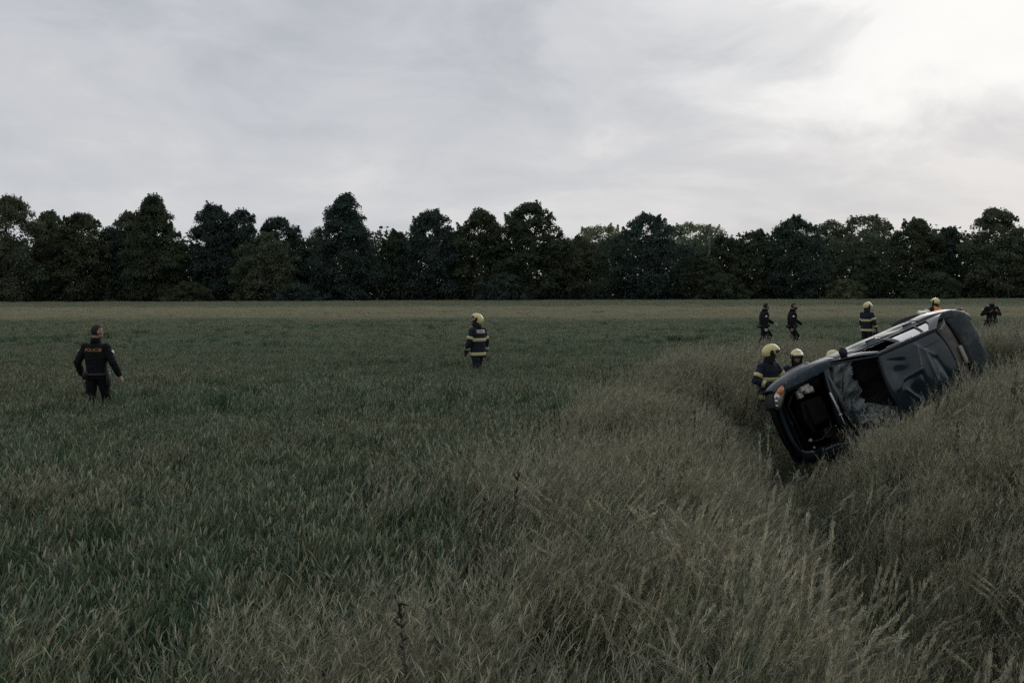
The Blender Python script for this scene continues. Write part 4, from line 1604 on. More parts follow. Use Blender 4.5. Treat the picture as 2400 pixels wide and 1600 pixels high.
nu, nv = 36, 40
U, Vv = [q_.ravel() for q_ in np.meshgrid(np.linspace(0, 1, nu), np.linspace(-1, 1, nv), indexing='ij')]
P = boot_pt(U, Vv)
P += dent(P, 95, .003)[:, None] * np.array([.4, 0, .9])
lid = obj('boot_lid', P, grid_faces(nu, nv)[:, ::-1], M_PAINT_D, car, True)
solid(lid, .015, -1)
for sg in (-1, 1):
    g = Geo()
    g.box((-2.06, sg * .60, .74), (.06, .17, .20), bev=.03)
    g.build('tail_light', mat('red_lens', (0.20, 0.012, 0.012), 0.15, coat=1.0), car, True)
g = Geo()
g.tube(np.stack([-2.10 + .12 * np.abs(vv) ** 3, vv * .70, np.full(40, .46)], 1), .07, 10, rad2=.17)
g.build('rear_bumper', M_PAINT, car, True)
g = Geo()
g.box((-2.02, 0, .60), (.04, 1.2, .3))
g.box((-1.52, 0, .60), (.03, 1.2, .70))
g.build('boot_wall', M_UNDER, car)

# floor, inner shell, seats
g = Geo()
g.box((-.05, 0, .215), (3.9, 1.36, .035))
g.box((0, 0, .20), (3.6, .24, .10))
g.tube([(1.2, .25, .17), (.2, .30, .15), (-1.0, .30, .16), (-1.9, .42, .22)], .03, 8)
g.ell((-1.75, .3, .22), (.22, .14, .07))
g.build('underbody', M_UNDER, car)
g = Geo()
for sg in (-1, 1):
    g.box((-.30, sg * .735, .55), (2.3, .02, .66))
    g.box((-1.72, sg * .70, .55), (.6, .02, .66))
g.build('inner_panel', M_TRIM, car)
for sg in (-1, 1):
    g = Geo()
    g.box((.02, sg * .36, .46), (.50, .46, .14), bev=.05)
    g.box((-.30, sg * .36, .80), (.13, .44, .60), bev=.05, rot=(0, RAD(-14), 0))
    g.box((-.43, sg * .36, 1.17), (.09, .24, .17), bev=.04, rot=(0, RAD(-10), 0))
    g.build('front_seat', M_SEAT, car, True)
g = Geo()
g.box((-.78, 0, .46), (.48, 1.26, .14), bev=.05)
g.box((-1.05, 0, .78), (.13, 1.26, .52), bev=.05, rot=(0, RAD(-20), 0))
g.build('rear_seat', M_SEAT, car, True)
g = Geo()
g.box((.76, 0, .82), (.34, 1.34, .20), bev=.06)
g.box((.66, .36, .90), (.20, .40, .10), bev=.04)
g.build('dashboard', M_TRIM, car, True)
g = Geo()
a = np.linspace(0, 2 * np.pi, 25)
M3 = np.array(Euler((0, RAD(-62), 0)).to_matrix())
g.tube(np.stack([.19 * np.cos(a), .19 * np.sin(a), 0 * a], 1) @ M3.T + np.array([.47, .36, .84]), .015, 7)
g.tube([(.47, .36, .84), (.66, .36, .78)], .03, 8)
for an in (0, 2.1, 4.2):
    g.tube([(.47, .36, .84), tuple(np.array([.19 * math.cos(an), .19 * math.sin(an), 0]) @ M3.T + np.array([.47, .36, .84]))], .014, 6)
g.build('steering_wheel', M_TRIM, car, True)
# roof edge torn cloth
g = Geo()
g.tube([(.20, .30, 1.33), (.1, .10, 1.18), (.12, -.1, 1.08)], [.02, .03, .012], 6, rad2=[.01, .012, .006])
g.build('hanging_belt', mat('seat_belt', (0.07, 0.05, 0.055), 0.8), car, True)

# wheels
def lathe(prof_, n, axis_c, m_split=None):
    """profile (r, y) turned about the y axis"""
    V, F, Mi = [], [], []
    k = len(prof_)
    a = np.linspace(0, 2 * np.pi, n, endpoint=False)
    for q_ in a:
        for r_, y_ in prof_:
            V.append((r_ * math.cos(q_), y_, r_ * math.sin(q_)))
    for i in range(n):
        j = (i + 1) % n
        for q_ in range(k - 1):
            F.append((i * k + q_, i * k + q_ + 1, j * k + q_ + 1, j * k + q_))
    return np.array(V) + np.array(axis_c), F


for x_ in (1.22, -1.34):
    for sg in (-1, 1):
        w = empty('wheel', (x_, sg * (.735 if x_ > 0 else .765), .285 if not (x_ < 0 and sg < 0) else .27))
        w.parent = car
        if x_ > 0:
            w.rotation_euler = (0, 0, RAD(8))
        elif sg < 0:
            w.rotation_euler = (RAD(6), 0, RAD(-9))
        V, F = lathe([(.19, -.075), (.235, -.09), (.275, -.085), (.292, -.06), (.295, 0), (.292, .06), (.275, .085), (.235, .09), (.19, .075)], 32, (0, 0, 0))
        obj('tyre', V, F, M_BLACK, w, True)
        s = sg
        V, F = lathe([(.195, s * -.07), (.18, s * .05), (.195, s * .078), (.17, s * .07), (.15, s * .03), (.07, s * .045), (.055, s * .06), (.001, s * .06)], 28, (0, 0, 0))
        g = Geo()
        g.add(V, F)
        for k in range(8):
            an = k * math.pi / 4
            g.box((.12 * math.cos(an), s * .045, .12 * math.sin(an)), (.05, .012, .022), rot=(0, -an, 0))
        g.build('rim', M_RIM, w, True)
# torn wheel-arch liner standing up by the rear wheel
r = np.random.default_rng(3)
U, Vv = [q_.ravel() for q_ in np.meshgrid(np.linspace(0, 1, 14), np.linspace(-1, 1, 5), indexing='ij')]
P = np.stack([-1.50 - .34 * U, -.86 - .02 * np.sin(U * 6) + .03 * Vv, .42 - .16 * U + .05 * Vv], 1)
solid(obj('bent_arch_edge', P, grid_faces(14, 5), M_WHITE, car, True), .006, 0)

# grass and mud thrown into the wreck: pale rag of cloth beside the roof edge
px_, py2 = 6.93, 16.55
U, Vv = [q_.ravel() for q_ in np.meshgrid(np.linspace(-1, 1, 10), np.linspace(-1, 1, 10), indexing='ij')]
zz = gz(px_, py2)
P = np.stack([px_ + .13 * U, py2 + .03 * U + .05 * Vv, zz + .48 + .09 * Vv + .03 * vnoise(np.stack([U, Vv], 1), 3, 5)], 1)
o = obj('cardboard_scrap', P, grid_faces(10, 10), mat('grey_card', (0.34, 0.31, 0.27), 0.9), None, True)
solid(o, .008, 0)
tag(o, 'crumpled pale scrap lying in the grass beside the roof of the wrecked car', 'scrap')
# ------------------------------------------------------------------ people
M_SKIN = mat('skin', (0.36, 0.23, 0.17), 0.6, noise=((0.30, 0.17, 0.12), 14, .4, .65))
M_HAIR = mat('dark_hair', (0.012, 0.010, 0.008), 0.7, bump=.6, bscale=90)
M_NAVY = mat('navy_cloth', (0.005, 0.006, 0.008), 0.85, noise=((0.008, 0.0095, 0.012), 9, .4, .65), bump=.5, bscale=22, spec=.25)
M_TURN = mat('turnout_cloth', (0.013, 0.020, 0.034), 0.85, noise=((0.019, 0.028, 0.044), 8, .4, .65), bump=.5, bscale=20, spec=.25)
M_BOOT = mat('boot_leather', (0.008, 0.008, 0.008), 0.45)
M_YEL = mat('yellow_tape', (0.66, 0.60, 0.22), 0.6)
M_SIL = mat('silver_tape', (0.52, 0.50, 0.40), 0.4, 0.2)
M_HELM = mat('pale_yellow_shell', (0.78, 0.69, 0.30), 0.32, coat=.6, noise=((0.66, 0.60, 0.28), 7, .45, .7))
M_GLOVE = mat('black_glove', (0.010, 0.010, 0.011), 0.8)
M_LATEX = mat('pale_glove', (0.50, 0.52, 0.54), 0.5)
M_ORANGE = mat('orange_vest', (0.90, 0.26, 0.05), 0.7, bump=.4, bscale=20)
M_VISOR = mat('smoked_visor', (0.02, 0.02, 0.02), 0.08, 0.3, coat=1.0)
M_GOG = mat('goggle_lens', (0.60, 0.58, 0.48), 0.12, 0.5, coat=1.0)
M_LETTER = mat('yellow_print', (0.46, 0.26, 0.06), 0.7)
M_PATCHW = mat('white_patch', (0.75, 0.75, 0.72), 0.7)
M_INK = mat('dark_print', (0.02, 0.02, 0.03), 0.8)
M_EYE = mat('eye', (0.04, 0.03, 0.025), 0.2)


def remesh(g, vox, smooth=2):
    v = np.concatenate(g.v)
    me = bpy.data.meshes.new('tmp')
    me.from_pydata([tuple(p) for p in v], [], g.f)
    o = bpy.data.objects.new('tmp', me)
    S.collection.objects.link(o)
    m = o.modifiers.new('r', 'REMESH')
    m.mode = 'VOXEL'
    m.voxel_size = vox
    m.use_smooth_shade = True
    if smooth:
        s = o.modifiers.new('s', 'SMOOTH')
        s.factor = .5
        s.iterations = smooth
    dg = bpy.context.evaluated_depsgraph_get()
    e = bpy.data.meshes.new_from_object(o.evaluated_get(dg))
    V = np.empty(len(e.vertices) * 3, np.float32)
    e.vertices.foreach_get('co', V)
    nf = len(e.polygons)
    lt = np.empty(nf, np.int32)
    e.polygons.foreach_get('loop_total', lt)
    li = np.empty(len(e.loops), np.int32)
    e.loops.foreach_get('vertex_index', li)
    st = np.concatenate([[0], np.cumsum(lt)[:-1]])
    q = lt == 4
    F = li[st[q][:, None] + np.arange(4)]
    bpy.data.objects.remove(o)
    bpy.data.meshes.remove(me)
    bpy.data.meshes.remove(e)
    return V.reshape(-1, 3).astype(float), F


def vnormals(V, F):
    a, b, c = V[F[:, 0]], V[F[:, 1]], V[F[:, 2]]
    fn = np.cross(b - a, c - a)
    n = np.zeros_like(V)
    for k in range(F.shape[1]):
        np.add.at(n, F[:, k], fn)
    return n / (np.linalg.norm(n, axis=1)[:, None] + 1e-12)


def subset(V, F, fmask, off):
    n = vnormals(V, F)
    G = F[fmask]
    u, inv = np.unique(G, return_inverse=True)
    return V[u] + n[u] * off, inv.reshape(G.shape)


def rot(yaw=0, pitch=0, roll=0):
    return np.array(Euler((pitch, roll, yaw), 'XYZ').to_matrix())


_head = None


def head_mesh():
    global _head
    if _head is None:
        g = Geo()
        g.ell((0, -.008, .018), (.077, .098, .106), nu=20, nv=14)
        g.ell((0, .030, -.055), (.058, .060, .062), nu=16, nv=10)
        g.ell((0, .062, -.098), (.026, .022, .018), nu=12, nv=8)
        g.tube([(0, .080, .026), (0, .098, -.005), (0, .106, -.024)], [.008, .012, .017], 8)
        g.ell((-.030, .078, .034), (.028, .016, .010))
        g.ell((.030, .078, .034), (.028, .016, .010))
        g.ell((0, .084, -.058), (.026, .012, .007))
        g.ell((0, .082, -.070), (.022, .012, .008))
        g.ell((-.045, .058, -.022), (.024, .022, .022))
        g.ell((.045, .058, -.022), (.024, .022, .022))
        g.ell((-.079, -.008, -.008), (.010, .022, .034))
        g.ell((.079, -.008, -.008), (.010, .022, .034))
        g.tube([(0, -.02, -.03), (0, -.03, -.12), (0, -.04, -.20)], [.056, .056, .064], 14)
        _head = remesh(g, .0065, 2)
    return _head


def hand_mesh(side, curl, glove):
    """palm along -z from the wrist, palm faces the thigh (towards -side x), thumb forward (+y)"""
    k = 1.18 if glove else 1.0
    g = Geo()
    g.tube([(0, 0, .03), (0, 0, -.01), (0, 0, -.05), (0, 0, -.092)], np.array([.028, .034, .043, .042]) * k, 10, up=(1, 0, 0), rad2=np.array([.026, .020, .018, .014]) * k)
    ys = (.033, .011, -.011, -.032)
    ln = (.072, .080, .075, .058)
    for y, L_ in zip(ys, ln):
        p = np.array([0, y, -.085])
        path = [p]
        a = .1
        for j, fr in enumerate((.45, .32, .23)):
            a += curl * (1.0 if j else .7)
            p = p + L_ * fr * np.array([-side * math.sin(a), y * .25, -math.cos(a)])
            path.append(p)
        g.tube(path, np.array([.0098, .0092, .0085, .0070]) * k, 7)
    g.tube([(0, .030, -.025), (-side * .012, .058, -.055), (-side * .026, .066, -.085), (-side * .034, .064, -.105)], np.array([.016, .0125, .0105, .008]) * k, 7)
    return remesh(g, .0055 if not glove else .0062, 1)


_hands = {}


def build_text(s, size):
    cu = bpy.data.curves.new('t', 'FONT')
    cu.body = s
    cu.size = size
    cu.align_x = 'CENTER'
    cu.align_y = 'CENTER'
    cu.resolution_u = 3
    o = bpy.data.objects.new('t', cu)
    S.collection.objects.link(o)
    e = bpy.data.meshes.new_from_object(o.evaluated_get(bpy.context.evaluated_depsgraph_get()))
    bm = bmesh.new()
    bm.from_mesh(e)
    bmesh.ops.triangulate(bm, faces=bm.faces[:])
    V = np.array([v.co[:] for v in bm.verts])
    F = np.array([[q.index for q in f.verts] for f in bm.faces])
    bm.free()
    bpy.data.objects.remove(o)
    bpy.data.meshes.remove(e)
    bpy.data.curves.remove(cu)
    return V, F


def helmet(parent, Hc, HR, style, full=True):
    """bulky rescue helmet worn on a head with centre Hc, orientation HR"""
    tr = lambda P: np.asarray(P) @ HR.T + Hc
    a, b, c = .132, .165, .142
    ctr = np.array([0, -.008, .030])
    na, nr = 40, 14
    V, F = [], []
    for i in range(na):
        ph = 2 * np.pi * i / na
        cy = math.sin(ph)
        rim = 1.74 - .20 * max(0, cy) ** 1.5 + .28 * max(0, -cy) ** 1.2 + .16 * abs(math.cos(ph)) ** 3
        for j in range(nr + 1):
            th = rim * j / nr
            x, y, z = a * math.sin(th) * math.cos(ph), b * math.sin(th) * math.sin(ph), c * math.cos(th)
            k = 1 + .035 * math.exp(-(x / .016) ** 2) * (1 if z > .02 else .3)
            if j == nr:
                k *= 1.05
            elif j == nr - 1:
                k *= 1.0
            V.append(ctr + np.array([x, y, z]) * k)
    for i in range(na):
        n = (i + 1) % na
        for j in range(nr):
            F.append((i * (nr + 1) + j, i * (nr + 1) + j + 1, n * (nr + 1) + j + 1, n * (nr + 1) + j))
    h = obj('helmet', tr(V), F, M_HELM, parent, True)
    solid(h, .006, -1)
    # black side covers
    for sg in (-1, 1):
        g = Geo()
        ang = np.linspace(0, 2 * np.pi, 13)[:-1]
        pts = []
        for rr, off in ((0.0, .010), (.6, .010), (1.0, .003)):
            for q in ang:
                yy = -.005 + .042 * rr * math.cos(q) + .010 * math.sin(q)
                zz = .020 + .058 * rr * math.sin(q)
                y_, z_ = (yy + .008) / b, (zz - .03) / c
                xx = a * math.sqrt(max(.05, 1 - y_ ** 2 - z_ ** 2)) + off
                pts.append((sg * xx, yy, zz))
        f = [(i, (i + 1) % 12, 12 + (i + 1) % 12, 12 + i) for i in range(12)] + [(12 + i, 12 + (i + 1) % 12, 24 + (i + 1) % 12, 24 + i) for i in range(12)]
        g.add(tr(pts), f)
        g.build('side_cover', M_TRIM, h, True)
    # visor tucked under the brow / front band
    ph = np.linspace(RAD(25), RAD(155), 22)
    rows = []
    zs_ = (.055, .030, .000) if style != 'down' else (.05, .0, -.07)
    for z, kk in zip(zs_, (1.03, 1.06, 1.09)):
        s_ = math.sqrt(max(.1, 1 - ((z - .03) / c) ** 2))
        rows.append(np.stack([a * s_ * kk * np.cos(ph), -.008 + b * s_ * kk * np.sin(ph), np.full(22, z)], 1))
    P = np.stack(rows, 1).reshape(-1, 3)
    v = obj('visor', tr(P), grid_faces(22, 3), M_VISOR if style != 'pale' else M_GOG, h, True)
    solid(v, .004, 0)
    # neck guard cloth
    ph = np.linspace(RAD(165), RAD(375), 22)
    rows = []
    for z, kk in ((-.03, .93), (-.09, .90), (-.145, .86), (-.165, .92)):
        rows.append(np.stack([.122 * kk * np.cos(ph), -.012 + .150 * kk * np.sin(ph), np.full(22, z)], 1))
    P = np.stack(rows, 1).reshape(-1, 3)
    solid(obj('neck_guard', tr(P), grid_faces(22, 4), M_GLOVE, h, True), .006, 0)
    g = Geo()
    for sg in (-1, 1):
        g.tube(tr([(sg * .098, .02, -.02), (sg * .080, .05, -.075), (sg * .045, .075, -.118), (0, .085, -.128)]), .008, 6)
    g.build('chin_strap', M_TRIM, h, True)
    if style == 'goggles':
        ph = np.linspace(RAD(48), RAD(132), 16)
        rows = []
        for z, kk in ((.085, 1.10), (.062, 1.17), (.035, 1.17), (.018, 1.12)):
            s_ = math.sqrt(max(.1, 1 - ((z - .03) / c) ** 2))
            rows.append(np.stack([a * s_ * kk * np.cos(ph), -.008 + b * s_ * kk * np.sin(ph), np.full(16, z)], 1))
        P = np.stack(rows, 1).reshape(-1, 3)
        solid(obj('goggles', tr(P), grid_faces(16, 4), M_GOG, h, True), .006, 0)
        g = Geo()
        g.tube(tr(np.stack([a * 1.05 * np.cos(np.linspace(0, 2 * np.pi, 40)), -.008 + b * 1.05 * np.sin(np.linspace(0, 2 * np.pi, 40)), np.full(40, .052)], 1)), .009, 6, rad2=.004)
        g.build('goggle_strap', M_TRIM, h, True)
    return h


def person(label, cat, group, loc, rz, H=1.8, kit='fire', lean=0.0, side=0.0, head=(0, 0), arms=None, legs=None, hands='glove', curl=.35, style='up', beard=False, back=None, vox=.015, z=None, bald=False):
    k = H / 1.8
    lo = np.array([loc[0], loc[1], gz(*loc) if z is None else z])
    fire = kit in ('fire', 'vest')
    pel = np.array([0, 0, .93])
    # spine: bends progressively
    hs = np.array([-.17, -.06, .02, .14, .28, .40, .48, .535, .575])
    if fire:
        rx = np.array([.205, .200, .195, .190, .208, .210, .170, .095, .070])
        ry = np.array([.150, .150, .146, .142, .150, .140, .110, .085, .070])
    else:
        hs = np.array([-.09, -.03, .03, .14, .28, .40, .48, .535, .575])
        rx = np.array([.182, .180, .172, .172, .198, .200, .160, .085, .064])
        ry = np.array([.130, .130, .125, .122, .135, .128, .100, .078, .064])

    def bendp(h, off=np.zeros(3)):
        f = np.clip((h + .05) / .6, 0, 1)
        aa, ss = lean * f, side * f
        Rm = rot(0, -aa, ss)
        c = pel.copy()
        steps = np.linspace(0, h, 7)
        for i in range(6):
            ff = np.clip((steps[i] + .05) / .6, 0, 1)
            c = c + rot(0, -lean * ff, side * ff) @ np.array([0, 0, steps[i + 1] - steps[i]])
        return c + Rm @ off, Rm
    g = Geo()
    segs = []
    ring_c, ring_R = zip(*[bendp(h) for h in hs])
    n = 22
    an = np.linspace(0, 2 * np.pi, n, endpoint=False)
    sup = lambda q: np.sign(q) * np.abs(q) ** .82

    def torso_ring(c, Rm, a, b, grow=0.0):
        return c + np.stack([(a + grow) * sup(np.cos(an)), (b + grow) * sup(np.sin(an)), 0 * an], 1) @ Rm.T
    V = np.concatenate([torso_ring(c, Rm, a, b) for c, Rm, a, b in zip(ring_c, ring_R, rx, ry)])
    m = len(hs)
    F = [(i * n + j, i * n + (j + 1) % n, (i + 1) * n + (j + 1) % n, (i + 1) * n + j) for i in range(m - 1) for j in range(n)]
    F += [tuple(range(n))[::-1], tuple((m - 1) * n + j for j in range(n))]
    g.add(V, F)
    for i in range(m - 2):
        for sx in (-.5, 0, .5):
            o_ = ring_R[i] @ np.array([sx * rx[i], 0, 0])
            segs.append(('jacket', ring_c[i] + o_, ring_c[i + 1] + o_, ry[i], ry[i + 1]))
    segs.append(('jacket', ring_c[m - 2], ring_c[m - 1], rx[m - 2], rx[m - 1]))
    # arms
    arms = arms or {}
    sl = .008 if fire else 0.0
    J = {}
    for sd, sg in (('r', 1), ('l', -1)):
        e, w = arms.get(sd, ((sg * .08, -.02, -.28), (sg * .0, .06, -.25)))
        sh, Rm = bendp(.455, np.array([sg * .185, -.005, 0]))
        e = np.array(e, float)
        w = np.array(w, float)
        e *= .295 / np.linalg.norm(e)
        w *= .265 / np.linalg.norm(w)
        el = sh + e
        wr = el + w
        J[sd] = (sh, el, wr)
        inner, _ = bendp(.44, np.array([sg * .10, 0, 0]))
        ua, eb, wa = .076 + sl, .058 + sl, .043 + sl
        g.tube([inner, sh, sh + e * .5, el], [.085, ua, ua * .9, eb], 12)
        g.ell(el, (eb * 1.02,) * 3, nu=12, nv=8)
        g.ell(sh, (ua * 1.04, ua * 1.02, ua), nu=12, nv=8)
        g.tube([el, el + w * .45, wr - w * .02], [eb, eb * .98, wa], 12)
        segs.append(('jacket', sh, el, ua, eb))
        segs.append(('jacket', el, wr, eb, wa))
    # legs
    legs = legs or {}
    for sd, sg in (('r', 1), ('l', -1)):
        kn, ak, toe = legs.get(sd, ((sg * .105, .02, .50), (sg * .115, -.03, .11), None))
        hp = np.array([sg * .088, 0, .90])
        kn, ak = np.array(kn, float), np.array(ak, float)
        toe = np.array(toe, float) if toe is not None else ak + np.array([sg * .02, .17, -.065])
        b_ = .012 if fire else .004
        g.tube([hp + np.array([0, 0, .05]), hp, (hp + kn) / 2, kn], [.10, .098 + b_, .088 + b_, .070 + b_], 12)
        g.ell(kn, (.070 + b_,) * 3, nu=12, nv=8)
        g.tube([kn, kn + (ak - kn) * .35, ak + (kn - ak) * .12], [.070 + b_, .068 + b_, .060 + b_], 12)
        heel = ak + np.array([0, -.045, -.06])
        g.tube([ak + (kn - ak) * .25, ak, ak + np.array([0, .01, -.05])], [.056, .052, .05], 10)
        g.tube([heel, ak + (toe - ak) * .45 + np.array([0, 0, -.03]), toe], [.042, .046, .036], 10, rad2=[.045, .045, .03])
        segs += [('trousers', hp, kn, .10, .07), ('trousers', kn, ak + (kn - ak) * .15, .075, .065), ('boot', ak + (kn - ak) * .05, ak, .055, .055), ('boot', heel, toe, .045, .035)]
    Vb, Fb = remesh(g, vox, 2)
    cen = Vb[Fb].mean(1)
    best = np.full(len(cen), 9.0)
    lab = np.zeros(len(cen), int)
    names = ['jacket', 'trousers', 'boot']
    for nm, a, b, ra, rb in segs:
        ab = b - a
        t = np.clip(((cen - a) @ ab) / (ab @ ab + 1e-9), 0, 1)
        d = np.linalg.norm(cen - a - t[:, None] * ab, axis=1) - (ra + (rb - ra) * t)
        q = d < best
        best[q] = d[q]
        lab[q] = names.index(nm)
    # head and hands joined into the same body mesh
    nb, _ = bendp(.575)
    yaw, pitch = head
    HR = rot(0, -lean * .75, side * .6) @ rot(yaw, 0, 0) @ rot(0, -pitch, 0)
    Hc = nb + rot(0, -lean * .8, side * .7) @ np.array([0, .03, .145]) + HR @ np.array([0, .02, .02]) * .5
    Vh, Fh = head_mesh()
    VV, FF, LL = [Vb], [Fb], [lab]
    off = len(Vb)
    VV.append(Vh @ HR.T + Hc)
    FF.append(Fh + off)
    LL.append(np.full(len(Fh), 3))
    off += len(Vh)
    gl = hands == 'glove'
    for sd, sg in (('r', 1), ('l', -1)):
        key = (sg, round(curl, 2), gl)
        if key not in _hands:
            _hands[key] = hand_mesh(sg, curl, gl)
        Vk, Fk = _hands[key]
        sh, el, wr = J[sd]
        zax = -(wr - el) / np.linalg.norm(wr - el)
        xax = np.cross(np.array([0, 1.0, 0.15]), zax)
        if np.linalg.norm(xax) < .35:
            xax = np.array([1.0, 0, 0]) - zax * zax[0]
        xax /= np.linalg.norm(xax)
        yax = np.cross(zax, xax)
        M_ = np.stack([xax, yax, zax], 1)
        VV.append(Vk @ M_.T + wr)
        FF.append(Fk + off)
        LL.append(np.full(len(Fk), 4))
        off += len(Vk)
    Vall, Fall, Lall = np.concatenate(VV), np.concatenate(FF), np.concatenate(LL)
    cloth = M_TURN if fire else M_NAVY
    hm = {'glove': M_GLOVE, 'bare': M_SKIN, 'latex': M_LATEX}[hands]
    body = obj('person', Vall * k, Fall, [cloth, cloth, M_BOOT, M_SKIN, hm], None, True, Lall)
    body.location = lo
    body.rotation_euler = (0, 0, rz)
    tag(body, label, cat, group)

    def child(nm, v, f, m_, smooth=True, parent=None, th=None):
        o = obj(nm, np.asarray(v) * (k if parent is None else k), f, m_, parent or body, smooth)
        if th:
            solid(o, th, 0)
        return o
    # garments over the body
    jv, jf = subset(Vb, Fb, lab == 0, .007)
    jv = jv + (vnormals(jv, jf) * (.006 * vnoise(jv, 26, 7) + .004 * vnoise(jv * np.array([1, 1, 2.5]), 40, 8))[:, None])
    jacket = child('jacket', jv, jf, cloth)
    tv, tf = subset(Vb, Fb, lab == 1, .006)
    tv = tv + (vnormals(tv, tf) * (.006 * vnoise(tv, 24, 9))[:, None])
    child('trousers', tv, tf, cloth)
    bv = BVHTree.FromPolygons([Vector(p) for p in jv], [tuple(map(int, q)) for q in jf])

    def project(P, front=False, lift=.006):
        out = P.copy()
        for i, p in enumerate(P):
            if front:
                h = bv.ray_cast(Vector((p[0], 1.0, p[2])), Vector((0, -1, 0)))
            else:
                h = bv.ray_cast(Vector((p[0], -1.0, p[2])), Vector((0, 1, 0)))
            if h[0] is not None:
                out[i] = (p[0], h[0][1], p[2])
        A = np.stack([np.ones(len(P)), out[:, 0], out[:, 2], out[:, 0] ** 2, out[:, 2] ** 2], 1)
        y_ = A @ np.linalg.lstsq(A, out[:, 1], rcond=None)[0]
        out[:, 1] = y_ + (lift if front else -lift)
        return out
    if fire:
        # yellow-silver-yellow reflective bands
        def band(rings, nm='reflective_stripe'):
            V_, F_, mi = [], [], []
            nn = len(rings[0])
            for r_ in rings:
                V_.append(r_)
            for i in range(len(rings) - 1):
                for j in range(nn):
                    F_.append((i * nn + j, i * nn + (j + 1) % nn, (i + 1) * nn + (j + 1) % nn, (i + 1) * nn + j))
                    mi.append(1 if i == 1 else 0)
            o = obj(nm, np.concatenate(V_) * k, F_, [M_YEL, M_SIL], body, True, mi)
            solid(o, .004, 0)
        for hc in (.235, -.115):
            rr = []
            for dh in (-.040, -.012, .012, .040):
                h = hc + dh
                c, Rm = bendp(h)
                rr.append(torso_ring(c, Rm, np.interp(h, hs, rx), np.interp(h, hs, ry), .016))
            band(rr)
        for sd in ('r', 'l'):
            sh, el, wr = J[sd]
            for a, b, t0, ra, rb in ((sh, el, .62, .084, .066), (el, wr, .60, .066, .051)):
                d = (b - a) / np.linalg.norm(b - a)
                s_ = np.cross(d, [0.3, 1, 0.2])
                s_ /= np.linalg.norm(s_)
                u_ = np.cross(d, s_)
                rr = []
                aa = np.linspace(0, 2 * np.pi, 16, endpoint=False)
                for dt in (-.12, -.036, .036, .12):
                    t = t0 + dt
                    r_ = (ra + (rb - ra) * t) + .013
                    rr.append(a + (b - a) * t + r_ * (np.cos(aa)[:, None] * s_ + np.sin(aa)[:, None] * u_))
                band(rr)
        h = helmet(body, Hc, HR, style)
        h.scale = (1, 1, 1)
        if k != 1.0:
            for o in [h] + list(h.children):
                o.data.transform(Matrix.Scale(k, 4))
        # collar
        c, Rm = bendp(.56)
        rr = [torso_ring(c + Rm @ np.array([0, 0, dz]), Rm, .088 + g_, .092 + g_) for dz, g_ in ((-.03, .012), (.02, .0), (.055, .004))]
        child('collar', np.concatenate(rr), [(i * n + j, i * n + (j + 1) % n, (i + 1) * n + (j + 1) % n, (i + 1) * n + j) for i in range(2) for j in range(n)], cloth, th=.012)
        if kit == 'vest':
            fm = cen[:, 2] > 0
            up = np.zeros(len(cen), bool)
            tor = np.abs((cen - ring_c[2]) @ ring_R[4][:, 0]) < .20
            up = (lab == 0) & tor & (((cen - ring_c[2]) @ ring_R[4][:, 2]) > -.05) & (((cen - ring_c[2]) @ ring_R[4][:, 2]) < .56)
            v_, f_ = subset(Vb, Fb, up, .024)
            child('hi_vis_vest', v_, f_, M_ORANGE)
    else:
        # scalp hair
        hc_ = Vh[Fh].mean(1)
        hmask = ((hc_[:, 2] > .062 - .25 * np.clip(-hc_[:, 1], -.05, .3)) | ((hc_[:, 1] < -.012) & (hc_[:, 2] > -.055))) & ~((np.abs(hc_[:, 0]) > .078) & (hc_[:, 2] < .025))
        v_, f_ = subset(Vh, Fh, hmask, .008)
        child('hair', v_ @ HR.T + Hc, f_, M_HAIR)
        if beard:
            bm_ = (hc_[:, 1] > .0) & (hc_[:, 2] < -.045) & (hc_[:, 2] > -.125) & ~((np.abs(hc_[:, 2] + .064) < .012) & (np.abs(hc_[:, 0]) < .028)) & (np.abs(hc_[:, 0]) < .07)
            v_, f_ = subset(Vh, Fh, bm_, .005)
            child('beard', v_ @ HR.T + Hc, f_, M_HAIR)
        # duty belt with pouches
        c, Rm = bendp(-.02)
        rr = [torso_ring(c + Rm @ np.array([0, 0, dz]), Rm, .182, .135, .012) for dz in (-.028, .028)]
        belt = child('belt', np.concatenate(rr), [(j, (j + 1) % n, n + (j + 1) % n, n + j) for j in range(n)], M_BOOT, th=.008)
        for px, py, pz, dx, dy, dz in ((.215, -.01, -.14, .06, .11, .24), (-.215, .0, -.08, .055, .09, .15), (-.13, -.13, -.05, .09, .05, .11), (.11, .135, -.04, .10, .045, .10)):
            gg = Geo()
            gg.box(c + np.array([px, py, pz + .06]), (dx, dy, dz), bev=.015)
            child('holster' if px > .2 else 'pouch', np.concatenate(gg.v), gg.f, M_BOOT, parent=belt)
        c, Rm = bendp(.555)
        rr = [torso_ring(c + Rm @ np.array([0, 0, dz]), Rm, .076 + g_, .082 + g_) for dz, g_ in ((-.03, .010), (.025, .0), (.075, .006))]
        child('collar', np.concatenate(rr), [(i * n + j, i * n + (j + 1) % n, (i + 1) * n + (j + 1) % n, (i + 1) * n + j) for i in range(2) for j in range(n)], cloth, th=.010)
